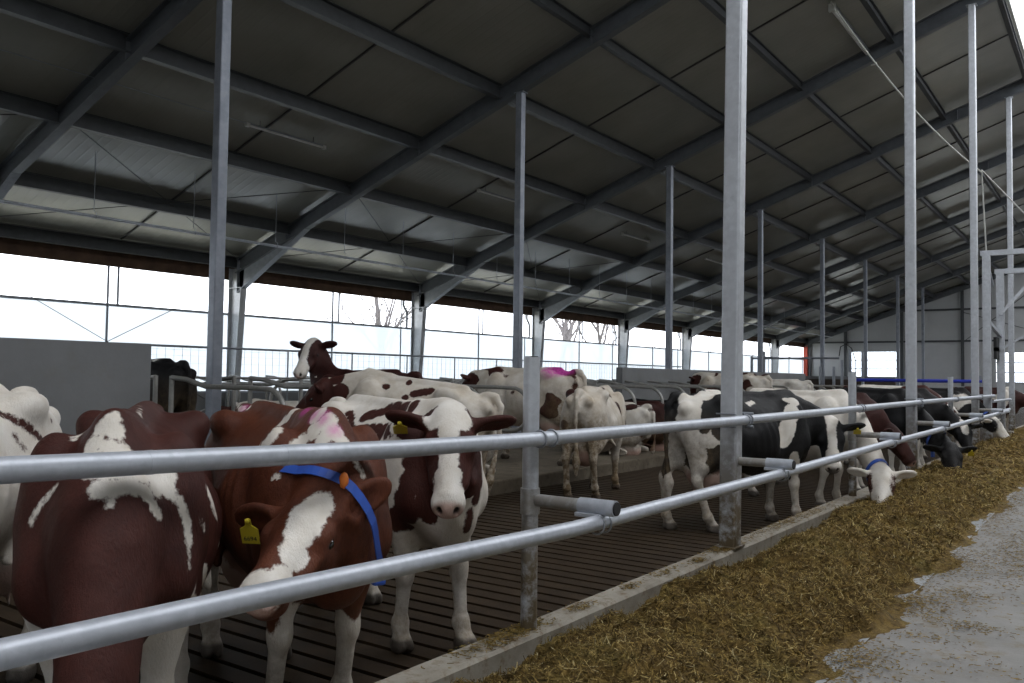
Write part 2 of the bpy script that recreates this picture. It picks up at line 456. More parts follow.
def build_cow(name, label, pos, heading, coat='red', poll=(1.12, 0, 1.42), head=(0, 55, 0), h=.02, bias=0.1, freq=2.0, seed=1,
              blobs=(), hblobs=(), legs=(0, 0, 0, 0), tilt=0, scale=1.0, lying=False, dirt=.6, tags=(), collar=None, skin='pink', face='blaze',
              pstrokes=(), mark=None, bmark=None, eyes=True, girth=1.0, ears=(0, 0), tagtext=None, tail=(0, 0), group=None, legwhite=.55, dirtz=.75, rough=False, udder=1.0, strokes=(), hstrokes=(), strokewarp=.03, hs=1.12, cream=.0):
    P = np.array(poll, float); R = head_frame(*head)
    H = lambda x, y, z: P + R @ (np.array((x, y, z), float) * hs)
    muz = H(.52, 0, -.08)
    lo = np.array([min(-1.15, muz[0] - .15, P[0] - .35), min(-.45, muz[1] - .15, P[1] - .40), -.02])
    hi = np.array([max(.95, muz[0] + .15, P[0] + .35), max(.45, muz[1] + .15, P[1] + .40), max(1.55, P[2] + .25, muz[2] + .1)])
    zoff = 0.0
    if lying: zoff = -.50; lo[2] = -.03
    # lift keeps the trunk of a lying cow low while all formulas stay in standing coordinates
    lo2 = lo.copy(); hi2 = hi.copy()
    lo2[2] = min(lo[2] - zoff, muz[2] - .12, 0 - zoff if lying else -.02); 
    lo2[2] = min(lo2[2], muz[2] - .1)
    fd = Field(lo2, hi2, h)
    xs, tp, bt, wd, wg = ST.T
    def trunk(X, Y, Z):
        x = np.clip(X, xs[0], xs[-1])[:, 0, 0]
        T = smooth_interp(x, xs, tp)[:, None, None]; B = smooth_interp(x, xs, bt)[:, None, None]
        W = (smooth_interp(x, xs, wd) * girth)[:, None, None]; G = smooth_interp(x, xs, wg)[:, None, None]
        cz = (T + B) / 2 - .02; hh = (T - B) / 2
        s = (Z - cz) / hh
        w = W * (1 - G * np.clip(s, 0, 1.2) ** 1.7 * .75) * (1 - .25 * np.clip(-s, 0, 1) ** 2)
        q = (np.abs(Y / np.maximum(w, .03)) ** 2.3 + np.abs(s) ** 2.3) ** (1 / 2.3)
        d = (q - 1) * np.minimum(w, hh) * .85
        dx = np.abs(X - np.clip(X, xs[0], xs[-1]))
        return np.sqrt(np.maximum(d, 0) ** 2 + dx ** 2) + np.minimum(d, 0)
    fd.put(trunk, (-1.0, -.45, .45), (.93, .45, 1.5), .04)
    # topline: spine, withers, tail head
    fd.cap((-.55, 0, 1.405), (.35, 0, 1.375), .030, .030, .06)
    fd.cap((.35, 0, 1.37), (.62, 0, 1.385), .04, .045, .07)
    fd.ell((-.84, 0, 1.375), (.10, .05, .045), .05)
    for s in (-1, 1):
        fd.ell((-.44, s * .225, 1.335), (.11, .055, .055), .12)                       # hook bones
        fd.ell((-.86, s * .125, 1.25), (.07, .05, .06), .07)                           # pin bones
        fd.ell((-.20, s * .36, 1.19), (.14, .085, .15), .10, sub=True)                 # hollow of the flank
        fd.ell((-.66, s * .30, 1.20), (.10, .06, .08), .10, sub=True)                  # hollow behind the hook
        fd.ell((-.62, s * .165, .98), (.24, .125, .32), .08)                           # thigh
        fd.ell((.50, s * .20, 1.08), (.15, .10, .28), .10)                             # shoulder blade
        fd.ell((.64, s * .19, .88), (.11, .085, .13), .08)                             # point of shoulder
    for s in (-1, 1):
        fd.ell((-.20, s * .15, 1.455), (.26, .07, .05), .05, sub=True)                 # hollows beside the spine
        fd.ell((.27, s * .33, 1.02), (.05, .07, .22), .08, sub=True)                   # groove behind the shoulder
        fd.ell((-.40, s * .34, .92), (.07, .06, .14), .08, sub=True)                   # flank fold
        fd.cap((-.40, s * .25, .80), (-.12, s * .30, .66), .03, .02, .07)
        for k, (vx, vz) in enumerate(((-.62, 1.02), (-.56, .86))):
            pass
    fd.ell((.72, 0, .78), (.14, .13, .17), .10)                                       # brisket
    if udder:
        fd.ell((-.47, 0, .60), (.24, .20 * udder, .20), .05)
        for sx in (-.36, -.56):
            for s in (-1, 1): fd.cap((sx, s * .09, .46), (sx, s * .10, .37), .020, .013, .03)
    # legs
    if not lying:
        for q, s in ((0, 1), (1, -1)):                                                 # front left, front right
            a = math.radians(legs[q]); sw = math.sin(a)
            el = (.50, s * .18, .80); kn = (.53 + .40 * sw, s * .155, .44); fe = (.52 + .78 * sw, s * .155, .15); ho = (.56 + .84 * sw, s * .16, .055)
            fd.cap(el, (kn[0], kn[1], kn[2] + .05), .105, .052, .06)
            fd.ell(kn, (.056, .054, .070), .03)
            fd.cap(kn, fe, .045, .037, .03)
            fd.ell(fe, (.048, .050, .05), .03)
            fd.cap(fe, ho, .042, .050, .03)
            fd.ell((ho[0], ho[1] - .028, .035), (.075, .032, .055), .015); fd.ell((ho[0], ho[1] + .028, .035), (.075, .032, .055), .015)
        for q, s in ((2, 1), (3, -1)):                                                 # hind left, hind right
            a = math.radians(legs[q]); sw = math.sin(a)
            st = (-.48, s * .20, .80); hk = (-.83 + .45 * sw, s * .165, .53); fe = (-.76 + .80 * sw, s * .16, .16); ho = (-.70 + .86 * sw, s * .16, .055)
            fd.cap((-.60, s * .18, .92), (hk[0] + .03, hk[1], hk[2] + .06), .125, .050, .07)
            fd.cap(st, (-.68, s * .18, .68), .10, .08, .08)
            fd.cap((-.80, s * .12, .98), hk, .06, .032, .06)
            fd.ell(hk, (.060, .045, .075), .03)
            fd.cap(hk, fe, .046, .039, .03)
            fd.ell(fe, (.050, .050, .05), .03)
            fd.cap(fe, ho, .043, .050, .03)
            fd.ell((ho[0], ho[1] - .028, .035), (.075, .032, .055), .015); fd.ell((ho[0], ho[1] + .028, .035), (.075, .032, .055), .015)
    else:
        for s in (-1, 1):
            fd.cap((.50, s * .20, .74), (.72, s * .24, .58), .10, .06, .06); fd.cap((.72, s * .24, .58), (.46, s * .25, .56), .05, .045, .03)
            fd.cap((-.55, s * .26, .86), (-.20, s * .40, .66), .14, .08, .07); fd.cap((-.20, s * .40, .66), (-.62, s * .42, .57), .065, .05, .04)
            fd.cap((-.62, s * .42, .57), (-.36, s * .46, .55), .045, .045, .03)
    # tail
    tx, ty = tail
    tp_ = [(-.90, 0, 1.36), (-.975, ty * .1, 1.28), (-1.0 + tx * .2, ty * .35, 1.0), (-.985 + tx * .6, ty * .7, .72), (-.96 + tx, ty, .50)]
    if lying: tp_ = [(-.90, 0, 1.36), (-.98, .03, 1.25), (-1.02, .06, 1.0), (-1.04, .10, .74), (-1.02, .16, .60)]
    for i in range(4): fd.cap(tp_[i], tp_[i + 1], (.042, .030, .024, .024)[i], (.030, .024, .022, .048)[i], .03)
    fd.cap(tp_[4], (tp_[4][0], tp_[4][1], tp_[4][2] - (.16 if not lying else .04)), .05, .02, .03)
    # neck
    rng = [0, .25, .5, .75, 1]
    up0 = np.array((.50, 0, 1.27)); up1 = H(-.015, 0, -.10); th0 = np.array((.74, 0, .90)); th1 = H(.07, 0, -.21)
    dn = up1 - up0
    cu1 = up0 + np.array((.24, 0, .03)); nd = (up1 - up0) / np.linalg.norm(up1 - up0)
    cu2 = up1 - nd * .16 - R[:, 0] * .03
    ct1 = th0 + np.array((.13, 0, .02)); ct2 = th1 - nd * .14 - R[:, 2] * .03
    def bez(a, b, c, d, t): return a * (1 - t) ** 3 + 3 * b * t * (1 - t) ** 2 + 3 * c * t * t * (1 - t) + d * t ** 3
    nseg = 6
    U = [bez(up0, cu1, cu2, up1, i / nseg) for i in range(nseg + 1)]; T = [bez(th0, ct1, ct2, th1, i / nseg) for i in range(nseg + 1)]
    for i in range(nseg):
        t0, t1 = i / nseg, (i + 1) / nseg
        lat = R[:, 1] * t0 + np.array((0, 1, 0)) * (1 - t0); lat = lat / np.linalg.norm(lat)
        fd.cap(U[i], U[i + 1], .115 - .05 * t0, .115 - .05 * t1, .07, .85, lat)
        mid0 = (U[i] + T[i]) / 2; mid1 = (U[i + 1] + T[i + 1]) / 2
        fd.cap(mid0, mid1, .19 - .085 * t0, .19 - .085 * t1, .09, .74, lat)
        fd.cap(T[i], T[i + 1], .095 - .04 * t0, .095 - .04 * t1, .08, .66, lat)
    def hell(c, r, k=.03, R=None, sub=False): fd.ell(c, np.array(r) * hs, k, R, sub)
    def hcap(a, b, ra, rb, k=.03): fd.cap(a, b, ra * hs, rb * hs, k)
    # head
    hell(H(.10, 0, -.085), (.165, .108, .115), .05, R)
    hell(H(.02, 0, -.055), (.07, .085, .065), .05, R)
    hcap(H(.16, 0, -.075), H(.43, 0, -.085), .094, .064, .05)
    hcap(H(.12, 0, -.165), H(.42, 0, -.135), .072, .045, .05)
    hell(H(.475, 0, -.090), (.072, .082, .066), .04, R)
    hell(H(.455, 0, -.150), (.055, .060, .035), .03, R)
    hcap(H(.17, 0, -.022), H(.44, 0, -.045), .030, .026, .05)
    for s in (-1, 1):
        hell(H(.13, s * .068, -.15), (.115, .042, .092), .05, R)
        hell(H(.185, s * .098, -.052), (.058, .030, .036), .035, R)                  # brow
        hcap(H(.22, s * .085, -.10), H(.36, s * .068, -.115), .03, .028, .04)
        hell(H(.525, s * .040, -.068), (.024, .015, .020), .015, R, sub=True)        # nostril
        # ear: a flat leaf with a hollow, growing out and back
        eq = ears[0 if s > 0 else 1]; eb = -.22
        if isinstance(eq, tuple): eq, eb = eq
        er = math.radians(eq)
        ex = R @ np.array((eb, s * .92 * math.cos(er), .92 * math.sin(er) - .05)); ex /= np.linalg.norm(ex)
        ez = R[:, 0] - ex * (R[:, 0] @ ex); ez /= np.linalg.norm(ez); ey = np.cross(ez, ex)
        ER = np.stack([ex, ey, ez], 1)
        e0 = H(.065, s * .090, -.060)
        hcap(e0, e0 + ex * .06 * hs, .036, .036, .03)
        hell(e0 + ex * .135 * hs, (.115, .062, .028), .025, ER)
        hell(e0 + ex * .135 * hs + ez * .030 * hs, (.085, .042, .022), .015, ER, sub=True)
    hcap(H(.42, .06, -.135), H(.515, .038, -.132), .004, .004, .012)
    V, Fq = surface_nets(fd.D, fd.lo, h)
    V = smooth_verts(V, Fq, 2, .45)
    # ribs and loose skin
    rb = np.clip(1 - np.abs(V[:, 0] - .05) / .34, 0, 1) * np.clip(1 - np.abs(V[:, 2] - 1.02) / .34, 0, 1) * np.clip((np.abs(V[:, 1]) - .18) / .1, 0, 1)
    dsp = .0055 * np.sin((V[:, 0] + .25 * (V[:, 2] - 1.0)) * 2 * PI / .085) * rb + .006 * fbm(V * 7, seed + 3, 3) * np.clip((V[:, 2] - .2) * 3, 0, 1) * (np.linalg.norm(V - muz, axis=1) > .35)
    V[:, 1] += dsp * np.sign(V[:, 1]) * np.clip(np.abs(V[:, 1]) / .1, 0, 1); V[:, 2] += dsp * .5
    # ---- hide attributes, in the animal's own frame
    Hd = ((V - P) @ R) / hs
    warp = np.stack([fbm(V * 4.5, seed + 11, 3), fbm(V * 4.5, seed + 23, 3), fbm(V * 4.5, seed + 37, 3)], 1)
    Vw = V + warp * .07
    Hw = Hd + warp * .012
    Vw2 = V + warp * strokewarp
    n = fbm(Vw * freq, seed, 2)
    pat = (n + bias) * .22
    headm = (Hd[:, 0] > -.06) & (Hd[:, 0] < .62) & (Hd[:, 2] > -.235) & (Hd[:, 2] < .12) & ((np.abs(Hd[:, 1]) < .15) | ((Hd[:, 0] < .17) & (np.abs(Hd[:, 1]) < .34) & (Hd[:, 2] > -.17)))
    # white socks with ragged tops
    sock = (V[:, 2] - (legwhite + .10 * n + .16 * fbm(V * np.array((9, 9, 3)), seed + 5, 3))) * .6
    legz = (V[:, 2] < legwhite + .3) & (V[:, 0] < .66)
    if not lying: pat = np.where(legz, np.minimum(pat, sock), pat)
    def apply(arr, Q, lst):
        for b in lst:
            sg, c, r = b[0], np.array(b[1:4]), np.array(b[4:7])
            d = (1 - np.sqrt((((Q - c) / r) ** 2).sum(1))) * r.min()
            if sg > 0: arr = np.maximum(arr, d)
            else: arr = np.minimum(arr, -d)
        return arr
    pat = apply(pat, Vw, blobs)
    for b in strokes:
        d = b[4] - np.sqrt(((Vw2 - np.array(b[1:4])) ** 2).sum(1))
        pat = np.maximum(pat, d) if b[0] > 0 else np.minimum(pat, -d)
    if face == 'blaze':
        hp = np.minimum(.06 + 0 * n, .3)
        blz = np.abs(Hw[:, 1]) - (.045 + .02 * (Hd[:, 0] > .33) + np.clip(.10 - Hd[:, 0], 0, .12) * .25)
        top = Hd[:, 2] > -.11
        hp = np.where(top, np.minimum(hp, blz), hp)
        hp = np.minimum(hp, (.40 - Hw[:, 0]) * 1.0)
    elif face == 'dark': hp = .06 + 0 * n
    else: hp = -.06 + 0 * n
    hp = apply(hp, Hw, hblobs)
    for b in hstrokes:
        d = b[4] - np.sqrt(((Hw - np.array(b[1:4])) ** 2).sum(1))
        hp = np.maximum(hp, d) if b[0] > 0 else np.minimum(hp, -d)
    pat = np.where(headm, hp, pat)
    ri = np.clip((-Hd[:, 0] + .0) / .05, 0, 1)
    muzz = np.clip((Hd[:, 0] - .505 + .03 * n) / .025, 0, 1) * (np.abs(Hd[:, 1]) < .12) * (np.abs(Hd[:, 2] + .1) < .13) * headm
    skin_a = muzz * .85
    if udder:
        ud = 1 - np.sqrt((((V - np.array((-.47, 0, .54))) / np.array((.27, .23, .21))) ** 2).sum(1))
        skin_a = np.maximum(skin_a, np.clip(ud * 7, 0, 1) * .8)
    nos = np.zeros(len(V))
    if skin == 'dark': nos = muzz * .9; skin_a = skin_a * (1 - muzz)
    for s in (-1, 1):
        c = np.array((.525, s * .040, -.068)); nos = np.maximum(nos, np.clip((1 - np.sqrt((((Hd - c) / np.array((.03, .018, .022))) ** 2).sum(1))) * 4, 0, 1))
    for s in (-1, 1):   # dark eyelids
        c = np.array((.19, s * .105, -.078)); nos = np.maximum(nos, np.clip((1 - np.sqrt((((Hd - c) / np.array((.042, .03, .022))) ** 2).sum(1))) * 4, 0, 1) * .85)
    if not lying: nos = np.maximum(nos, np.clip((.085 - V[:, 2]) / .02, 0, 1) * .8)  # dark hooves
    dz = np.clip((dirtz + .2 * n - V[:, 2]) / .5, 0, 1) * dirt
    rear = np.clip((-.45 - V[:, 0] + .1 * n) / .25, 0, 1) * np.clip((1.25 - V[:, 2]) / .4, 0, 1) * dirt
    dirt_a = np.maximum(dz, rear * .9) * np.where(headm, .25, .95)
    crm = (cream + .18 + .25 * np.clip((.9 - V[:, 2]) / .5, 0, 1) * (dirt > .3)) * np.clip(.9 + .6 * n, .3, 1.3) * np.where(headm, .4, 1)
    mk = np.zeros(len(V)); bm = np.zeros(len(V))
    if mark:
        c, r = np.array(mark[:3]), np.array(mark[3:6])
        mk = np.clip((1 - np.sqrt((((Vw - c) / r) ** 2).sum(1))) * (mark[6] if len(mark) > 6 else 2.0), 0, 1) * (mark[7] if len(mark) > 7 else .9)
    for b in pstrokes:
        mk = np.maximum(mk, np.clip((b[4] - np.sqrt(((Vw2 - np.array(b[1:4])) ** 2).sum(1))) / b[4] * 1.5, 0, 1) * .55)
    if bmark:
        cx, cy, cz, rad = bmark                                   # a ring and a bar sprayed on the flank
        dd = np.hypot(V[:, 0] - cx, V[:, 2] - cz)
        side = np.sign(V[:, 1]) == np.sign(cy)
        ring = np.clip(1.5 - np.abs(dd - rad) / (.016), 0, 1) * ((V[:, 2] > cz) | (V[:, 0] > cx + .02))
        bar = np.clip(1.5 - np.abs(V[:, 2] - cz + rad * 1.1) / .014, 0, 1) * (np.abs(V[:, 0] - cx) < rad * 1.5)
        bm = np.maximum(ring, bar) * side
    V = V.copy(); V[:, 2] += zoff
    if tilt:
        a = math.radians(tilt); piv = np.array((-.70, 0, 0)); Q = V - piv
        V = np.stack([Q[:, 0] * math.cos(a) - Q[:, 2] * math.sin(a), Q[:, 1], Q[:, 0] * math.sin(a) + Q[:, 2] * math.cos(a)], 1) + piv
    me = mesh_np(name, V, Fq)
    for nm, arr in (('pat', pat), ('dirt', dirt_a), ('skin', skin_a), ('nos', nos), ('mark', mk), ('bmark', bm), ('cream', crm)):
        at = me.attributes.new(nm, 'FLOAT', 'POINT'); at.data.foreach_set('value', arr.astype(np.float32))
    o = link(name, me, M[coat])
    HERD[label] = (o, P, R, zoff, tilt)
    o.location = pos; o.rotation_euler = (0, 0, math.radians(heading)); o.scale = (scale,) * 3
    tag(o, label, 'cow', group)
    Tm = Matrix.Identity(4)
    if tilt:
        Tm = Matrix.Translation((-.70, 0, 0)) @ Matrix.Rotation(-math.radians(tilt), 4, 'Y') @ Matrix.Translation((.70, 0, 0))
    Rm = Matrix(R.tolist())
    def HV(x, y, z): return Tm @ (Vector(H(x, y, z)) + Vector((0, 0, zoff)))
    RT = (Tm.to_3x3() @ Rm)
    if eyes:
        for s in (-1, 1):
            MB().ball(HV(.19, s * .113, -.082), (.028, .020, .022), 12, RT).build('eye', M['eye'], o)
    for tg in tags:                                               # ear tag: s, material, text
        s = tg[0]
        eq = ears[0 if s > 0 else 1]; eb = -.22
        if isinstance(eq, tuple): eq, eb = eq
        er = math.radians(eq)
        ex = np.array((eb, s * .92 * math.cos(er), .92 * math.sin(er) - .05)); ex /= np.linalg.norm(ex)
        e = np.array((.065, s * .090, -.060)) + ex * .165 + np.array((.030, 0, .0))
        w, hgt = .035, .045
        mb = MB()
        prof = [(-w, -hgt), (w, -hgt), (w, hgt * .35), (w * .35, hgt * .7), (w * .3, hgt * 1.25), (-w * .3, hgt * 1.25), (-w * .35, hgt * .7), (-w, hgt * .35)]
        c0 = Vector(e) + Vector((0, 0, -.045))
        vs = [c0 + Vector((dx, p[0], p[1])) for dx in (0, .005) for p in prof]
        nP = len(prof)
        fs = [list(range(nP))[::-1], list(range(nP, 2 * nP))] + [(i, (i + 1) % nP, nP + (i + 1) % nP, nP + i) for i in range(nP)]
        mb.add([HV(*v) for v in vs], fs)
        mb.ball(HV(*(Vector(e) + Vector((.004, 0, .005)))), .012, 10)
        et = mb.build('ear_tag', M[tg[1]], o); et['label'] = 'yellow plastic ear tag' if tg[1] == 'yellow' else tg[1] + ' plastic ear tag'
        if len(tg) > 2:
            cu = bpy.data.curves.new('tag_number', 'FONT'); cu.body = tg[2]; cu.size = .026; cu.align_x = 'CENTER'; cu.extrude = .0006
            ob = bpy.data.objects.new('tag_number_source', cu); COL.objects.link(ob)
            bpy.context.view_layer.update()
            tm = bpy.data.meshes.new_from_object(ob.evaluated_get(bpy.context.evaluated_depsgraph_get()))
            COL.objects.unlink(ob); bpy.data.objects.remove(ob)
            for v in tm.vertices:
                x, y = v.co.x, v.co.y
                v.co = HV(*(c0 + Vector((.0062 + v.co.z, x, y - .032))))
            to = link('tag_number', tm, M['ink'], et)
    if collar:
        cm, tt = collar[:2]
        i = collar[2] if len(collar) > 2 else 4; ctr = (Vector(U[i]) + Vector(T[i])) / 2
        ax = (Vector(U[i + 1]) - Vector(U[i]) + Vector(T[i + 1]) - Vector(T[i])).normalized()
        upv = (Vector(U[i]) - Vector(T[i])); hl = upv.length / 2; upv = (upv - ax * upv.dot(ax)).normalized(); lt = upv.cross(ax)
        rad = []
        for k in range(36):
            dv = upv * math.cos(2 * PI * k / 36) + lt * math.sin(2 * PI * k / 36); r_ = .05
            while r_ < .25:
                q = ctr + dv * r_; ix = tuple(min(max(int(round((q[m] - fd.lo[m]) / h)), 0), fd.D.shape[m] - 1) for m in range(3))
                if fd.D[ix] > 0: break
                r_ += h * .5
            rad.append(r_)
        for _ in range(2): rad = [max((rad[k - 1] + rad[k] * 2 + rad[(k + 1) % 36]) / 4, rad[k] * .97) for k in range(36)]
        ru = rad[18]; rl = rad[9]; droop = collar[3] if len(collar) > 3 else .03
        ring = [ctr + (upv * math.cos(2 * PI * k / 36) + lt * math.sin(2 * PI * k / 36)) * (rad[k] + .006) - Vector((0, 0, 1)) * droop * max(0, -math.cos(2 * PI * k / 36)) ** 1.5 for k in range(36)]
        mb = MB()
        vs = []; 
        for k, p in enumerate(ring):
            nrm = (p - ctr).normalized()
            for a_, b_ in ((-.02, 0), (.02, 0), (.02, .006), (-.02, .006)): vs.append(Tm @ (p + ax * a_ + nrm * b_ + Vector((0, 0, zoff))))
        fs = []
        for k in range(36):
            j = (k + 1) % 36
            for q in range(4): fs.append((k * 4 + q, k * 4 + (q + 1) % 4, j * 4 + (q + 1) % 4, j * 4 + q))
        mb.add(vs, fs)
        co = mb.build('collar', M[cm], o)
        if tt:
            p0 = Tm @ (ctr - upv * ru - Vector((0, 0, droop + .05)) + Vector((0, 0, zoff)))
            MB().box(-.022, .022, -.03, .03, -.055, .045, Matrix.Translation(p0)).build('transponder', M[cm], co, .012)
            p1 = Tm @ (ctr + lt * (rl + .01) + Vector((0, 0, zoff)) )
            MB().ball(p1, (.02, .02, .035), 10).build('buckle', M['orange'], co)
    return o

# ------------------------------------------------------------------ camera and render look
F_PX = 854.0; YAW, PIT, ROL = .6214, .0414, .0133
CAM = Vector((2.5677, 0.0, 1.5432))
fw = Vector((-math.sin(YAW) * math.cos(PIT), math.cos(YAW) * math.cos(PIT), math.sin(PIT)))
rt = Vector((math.cos(YAW), math.sin(YAW), 0)); up = rt.cross(fw)
R2 = rt * math.cos(ROL) + up * math.sin(ROL); U2 = up * math.cos(ROL) - rt * math.sin(ROL)
cd = bpy.data.cameras.new('camera'); cam = bpy.data.objects.new('camera', cd); COL.objects.link(cam)
cd.sensor_fit = 'HORIZONTAL'; cd.sensor_width = 36.0; cd.lens = F_PX / 1024 * 36.0; cd.clip_end = 400
Mc = Matrix((R2, U2, -fw)).transposed().to_4x4(); Mc.translation = CAM
cam.matrix_world = Mc
C.camera = cam
C.view_settings.view_transform = 'Standard'; C.view_settings.look = 'None'; C.view_settings.gamma = 1.0
C.view_settings.use_curve_mapping = False; C.view_settings.exposure = EXPOSURE
C.cycles.use_denoising = True
C.cycles.max_bounces = 8; C.cycles.diffuse_bounces = 5; C.cycles.transparent_max_bounces = 12

w = bpy.data.worlds.new('overcast_sky'); C.world = w; w.use_nodes = True
nt = w.node_tree; bg = nt.nodes['Background']
tc = nt.nodes.new('ShaderNodeTexCoord'); sx = nt.nodes.new('ShaderNodeSeparateXYZ'); rp = nt.nodes.new('ShaderNodeValToRGB')
nt.links.new(tc.outputs['Generated'], sx.inputs[0]); nt.links.new(sx.outputs['Z'], rp.inputs['Fac'])
rp.color_ramp.elements[0].color = (1.08, 1.13, 1.2, 1); rp.color_ramp.elements[1].color = (.97, .98, 1.0, 1)
nt.links.new(rp.outputs['Color'], bg.inputs['Color']); bg.inputs['Strength'].default_value = SKY

# ------------------------------------------------------------------ setting
Y0, BAY = 6.75, 7.0
def FR(i): return Y0 + i * BAY if i else 7.08
YE = 63.0                                   # far gable
XW = -16.3                                  # window wall
def RZ(x): return 7.21 + .347 * (x + 7.14)  # underside of the rafters
XR = .55                                    # open ridge begins

# floors
mb = MB()
y = -9.0
while y < YE:
    mb.box(-4.12, -.09, y, y + .135, -.12, 0); y += .175
y = -9.0
while y < YE:
    mb.box(-13.4, -9.8, y, y + .135, -.12, 0); y += .175
struct(mb.build('floor', M['slat']))
struct(MB().box(-13.6, -.09, -9.1, YE, -.5, -.125).build('floor_pit', M['pit']))
struct(MB().box(1.33, 12, -14, YE + 14, -.2, .03).build('floor_alley', M['alley']))
struct(MB().box(.09, 1.33, -14, YE, -.2, .034).build('floor_feed_table', M['feedtable']))
struct(MB().box(-90, 60, -60, 160, -.9, -.5).build('ground', M['ground']))
# kerb with slightly uneven edges
mb = MB()
def kerb(y0, y1):
    n = max(2, int((y1 - y0) / .12)); vs = []
    for k in range(n + 1):
        yy = y0 + (y1 - y0) * k / n
        a = [noise3(np.array([[yy * 3.1, q * 5.0, 2.0]]), 5)[0] * .006 for q in range(6)]
        vs += [(-.09 + a[0], yy, -.12), (-.09 + a[1], yy, .205 + a[1]), (-.075 + a[2], yy, .22 + a[3] * .5), (.075 + a[4], yy, .22 + a[3] * .5), (.09 + a[5], yy, .203 + a[4]), (.09, yy, -.12)]
    fs = []
    for k in range(n):
        for q in range(5): fs.append((k * 6 + q, (k + 1) * 6 + q, (k + 1) * 6 + q + 1, k * 6 + q + 1))
    fs += [tuple(range(6)), tuple(range(n * 6 + 5, n * 6 - 1, -1))]
    mb.add(vs, fs)
kerb(-9, 23.4); kerb(27.2, YE - 1)
struct(mb.build('kerb', M['curb']))
# lying beds
struct(MB().box(-9.8, -4.12, -9, 31.5, -.3, .18).build('floor_stalls', M['bed'], None, .02))
struct(MB().box(-16.1, -13.4, -9, YE, -.3, .18).build('floor_wall_stalls', M['bed'], None, .02))
struct(MB().box(-9.8, -4.12, 35.5, YE, -.3, .18).build('floor_far_stalls', M['bed'], None, .02))

# roof
mb = MB()
def roofslab(mb, xa, xb, za, zb, y0, y1, t=.10):
    mb.add([(xa, y0, za), (xb, y0, zb), (xb, y1, zb), (xa, y1, za), (xa, y0, za + t), (xb, y0, zb + t), (xb, y1, zb + t), (xa, y1, za + t)],
           [(0, 1, 2, 3), (7, 6, 5, 4), (0, 4, 5, 1), (2, 6, 7, 3), (1, 5, 6, 2), (0, 3, 7, 4)])
HT = .47                                    # rafter underside to ceiling panel
roofslab(mb, XW - .5, XR, RZ(XW - .5) + HT, RZ(XR) + HT, -9, YE + .3)
struct(mb.build('ceiling', M['ceiling']))
XM = 2 * (XR + RIDGE / 2)                   # unseen mirrored half beyond the open ridge, added to control the light
mb = MB(); roofslab(mb, XM - XR, XM - XW + .5, RZ(XR) + HT, RZ(XW - .5) + HT, -9, YE + .3)
struct(mb.build('ceiling_right', M['ceiling']))
# rafters with haunches
for i in range(-1, 9):
    yy = FR(i) if i < 8 else YE - .25
    mb = MB()
    mb.ibeam((XW + .25, yy, RZ(XW + .25)), (XR + .12, yy, RZ(XR + .12)), .34, .17, .014, .010, .17)
    x0, x1 = XW + .35, XW + 2.9
    if i < 8:   # haunch: tapered web and lower flange under the rafter
        za, zb = RZ(x0) - .52, RZ(x1)
        hb_ = MB()
        hb_.add([(x0, yy + s * .006, z) for s in (-1, 1) for z in (za, RZ(x0) + .02)] + [(x1, yy + s * .006, zb + .01) for s in (-1, 1)],
               [(0, 1, 4), (2, 5, 3), (0, 4, 5, 2)])
        hb_.prism([(-.085, -.012), (.085, -.012), (.085, 0), (-.085, 0)], (x0, yy, za), (x1, yy, zb + .005))
        hb_.box(x0 - .01, x0 + .005, yy - .085, yy + .085, za - .02, RZ(x0) + .35)
    if i < 8: struct(hb_.build('roof_haunch', M['galv_dull']))
    for xx in (-14.1, -9.8, -5.5, -1.3):    # bolted splice and stiffener plates
        mb.box(xx - .008, xx + .008, yy - .08, yy + .08, RZ(xx) + .012, RZ(xx) + .32)
    struct(mb.build('roof_rafter', M['steel']))
# purlins
px_ = [-16.05, -14.05, -11.93, -9.80, -7.66, -5.53, -3.72, -1.65, .45]
for k, x in enumerate(px_):
    z = RZ(x) + (.29 if k < 5 else .30)
    struct(MB().ibeam((x, -8.8, z), (x, YE, z), .28 if k < 5 else .21, .14 if k < 5 else .11, .012, .009, .0).build('roof_purlin', M['purlin']))
# panel joints half way along each bay
for i in range(-2, 8):
    yy = FR(i) + 3.5
    mb = MB()
    for a, b in zip(px_[:-1], px_[1:]):
        mb.prism([(-.018, -.03), (.018, -.03), (.018, 0), (-.018, 0)], (a, yy, RZ(a) + HT), (b, yy, RZ(b) + HT))
    struct(mb.build('roof_panel_joint', M['seam']))
# wind bracing rods in the eave strip of the roof and in the window wall
def rod(name, a, b, r=.009):
    struct(MB().tube([a, b], r, 6).build(name, M['seam']))
for i in (-1, 0, 1, 2):
    for (xa, xb) in ((-15.9, -11.95),):
        rod('roof_brace', (xa, FR(i) + .1, RZ(xa) + .30), (xb, FR(i + 1) - .1, RZ(xb) + .30))
        rod('roof_brace', (xb, FR(i) + .1, RZ(xb) + .30), (xa, FR(i + 1) - .1, RZ(xa) + .30))
rod('wall_brace', (XW + .1, FR(0) + .2, .6), (XW + .1, FR(1) - .2, 3.85), .008)
rod('wall_brace', (XW + .1, FR(0) + .2, 3.85), (XW + .1, FR(1) - .2, .6), .008)

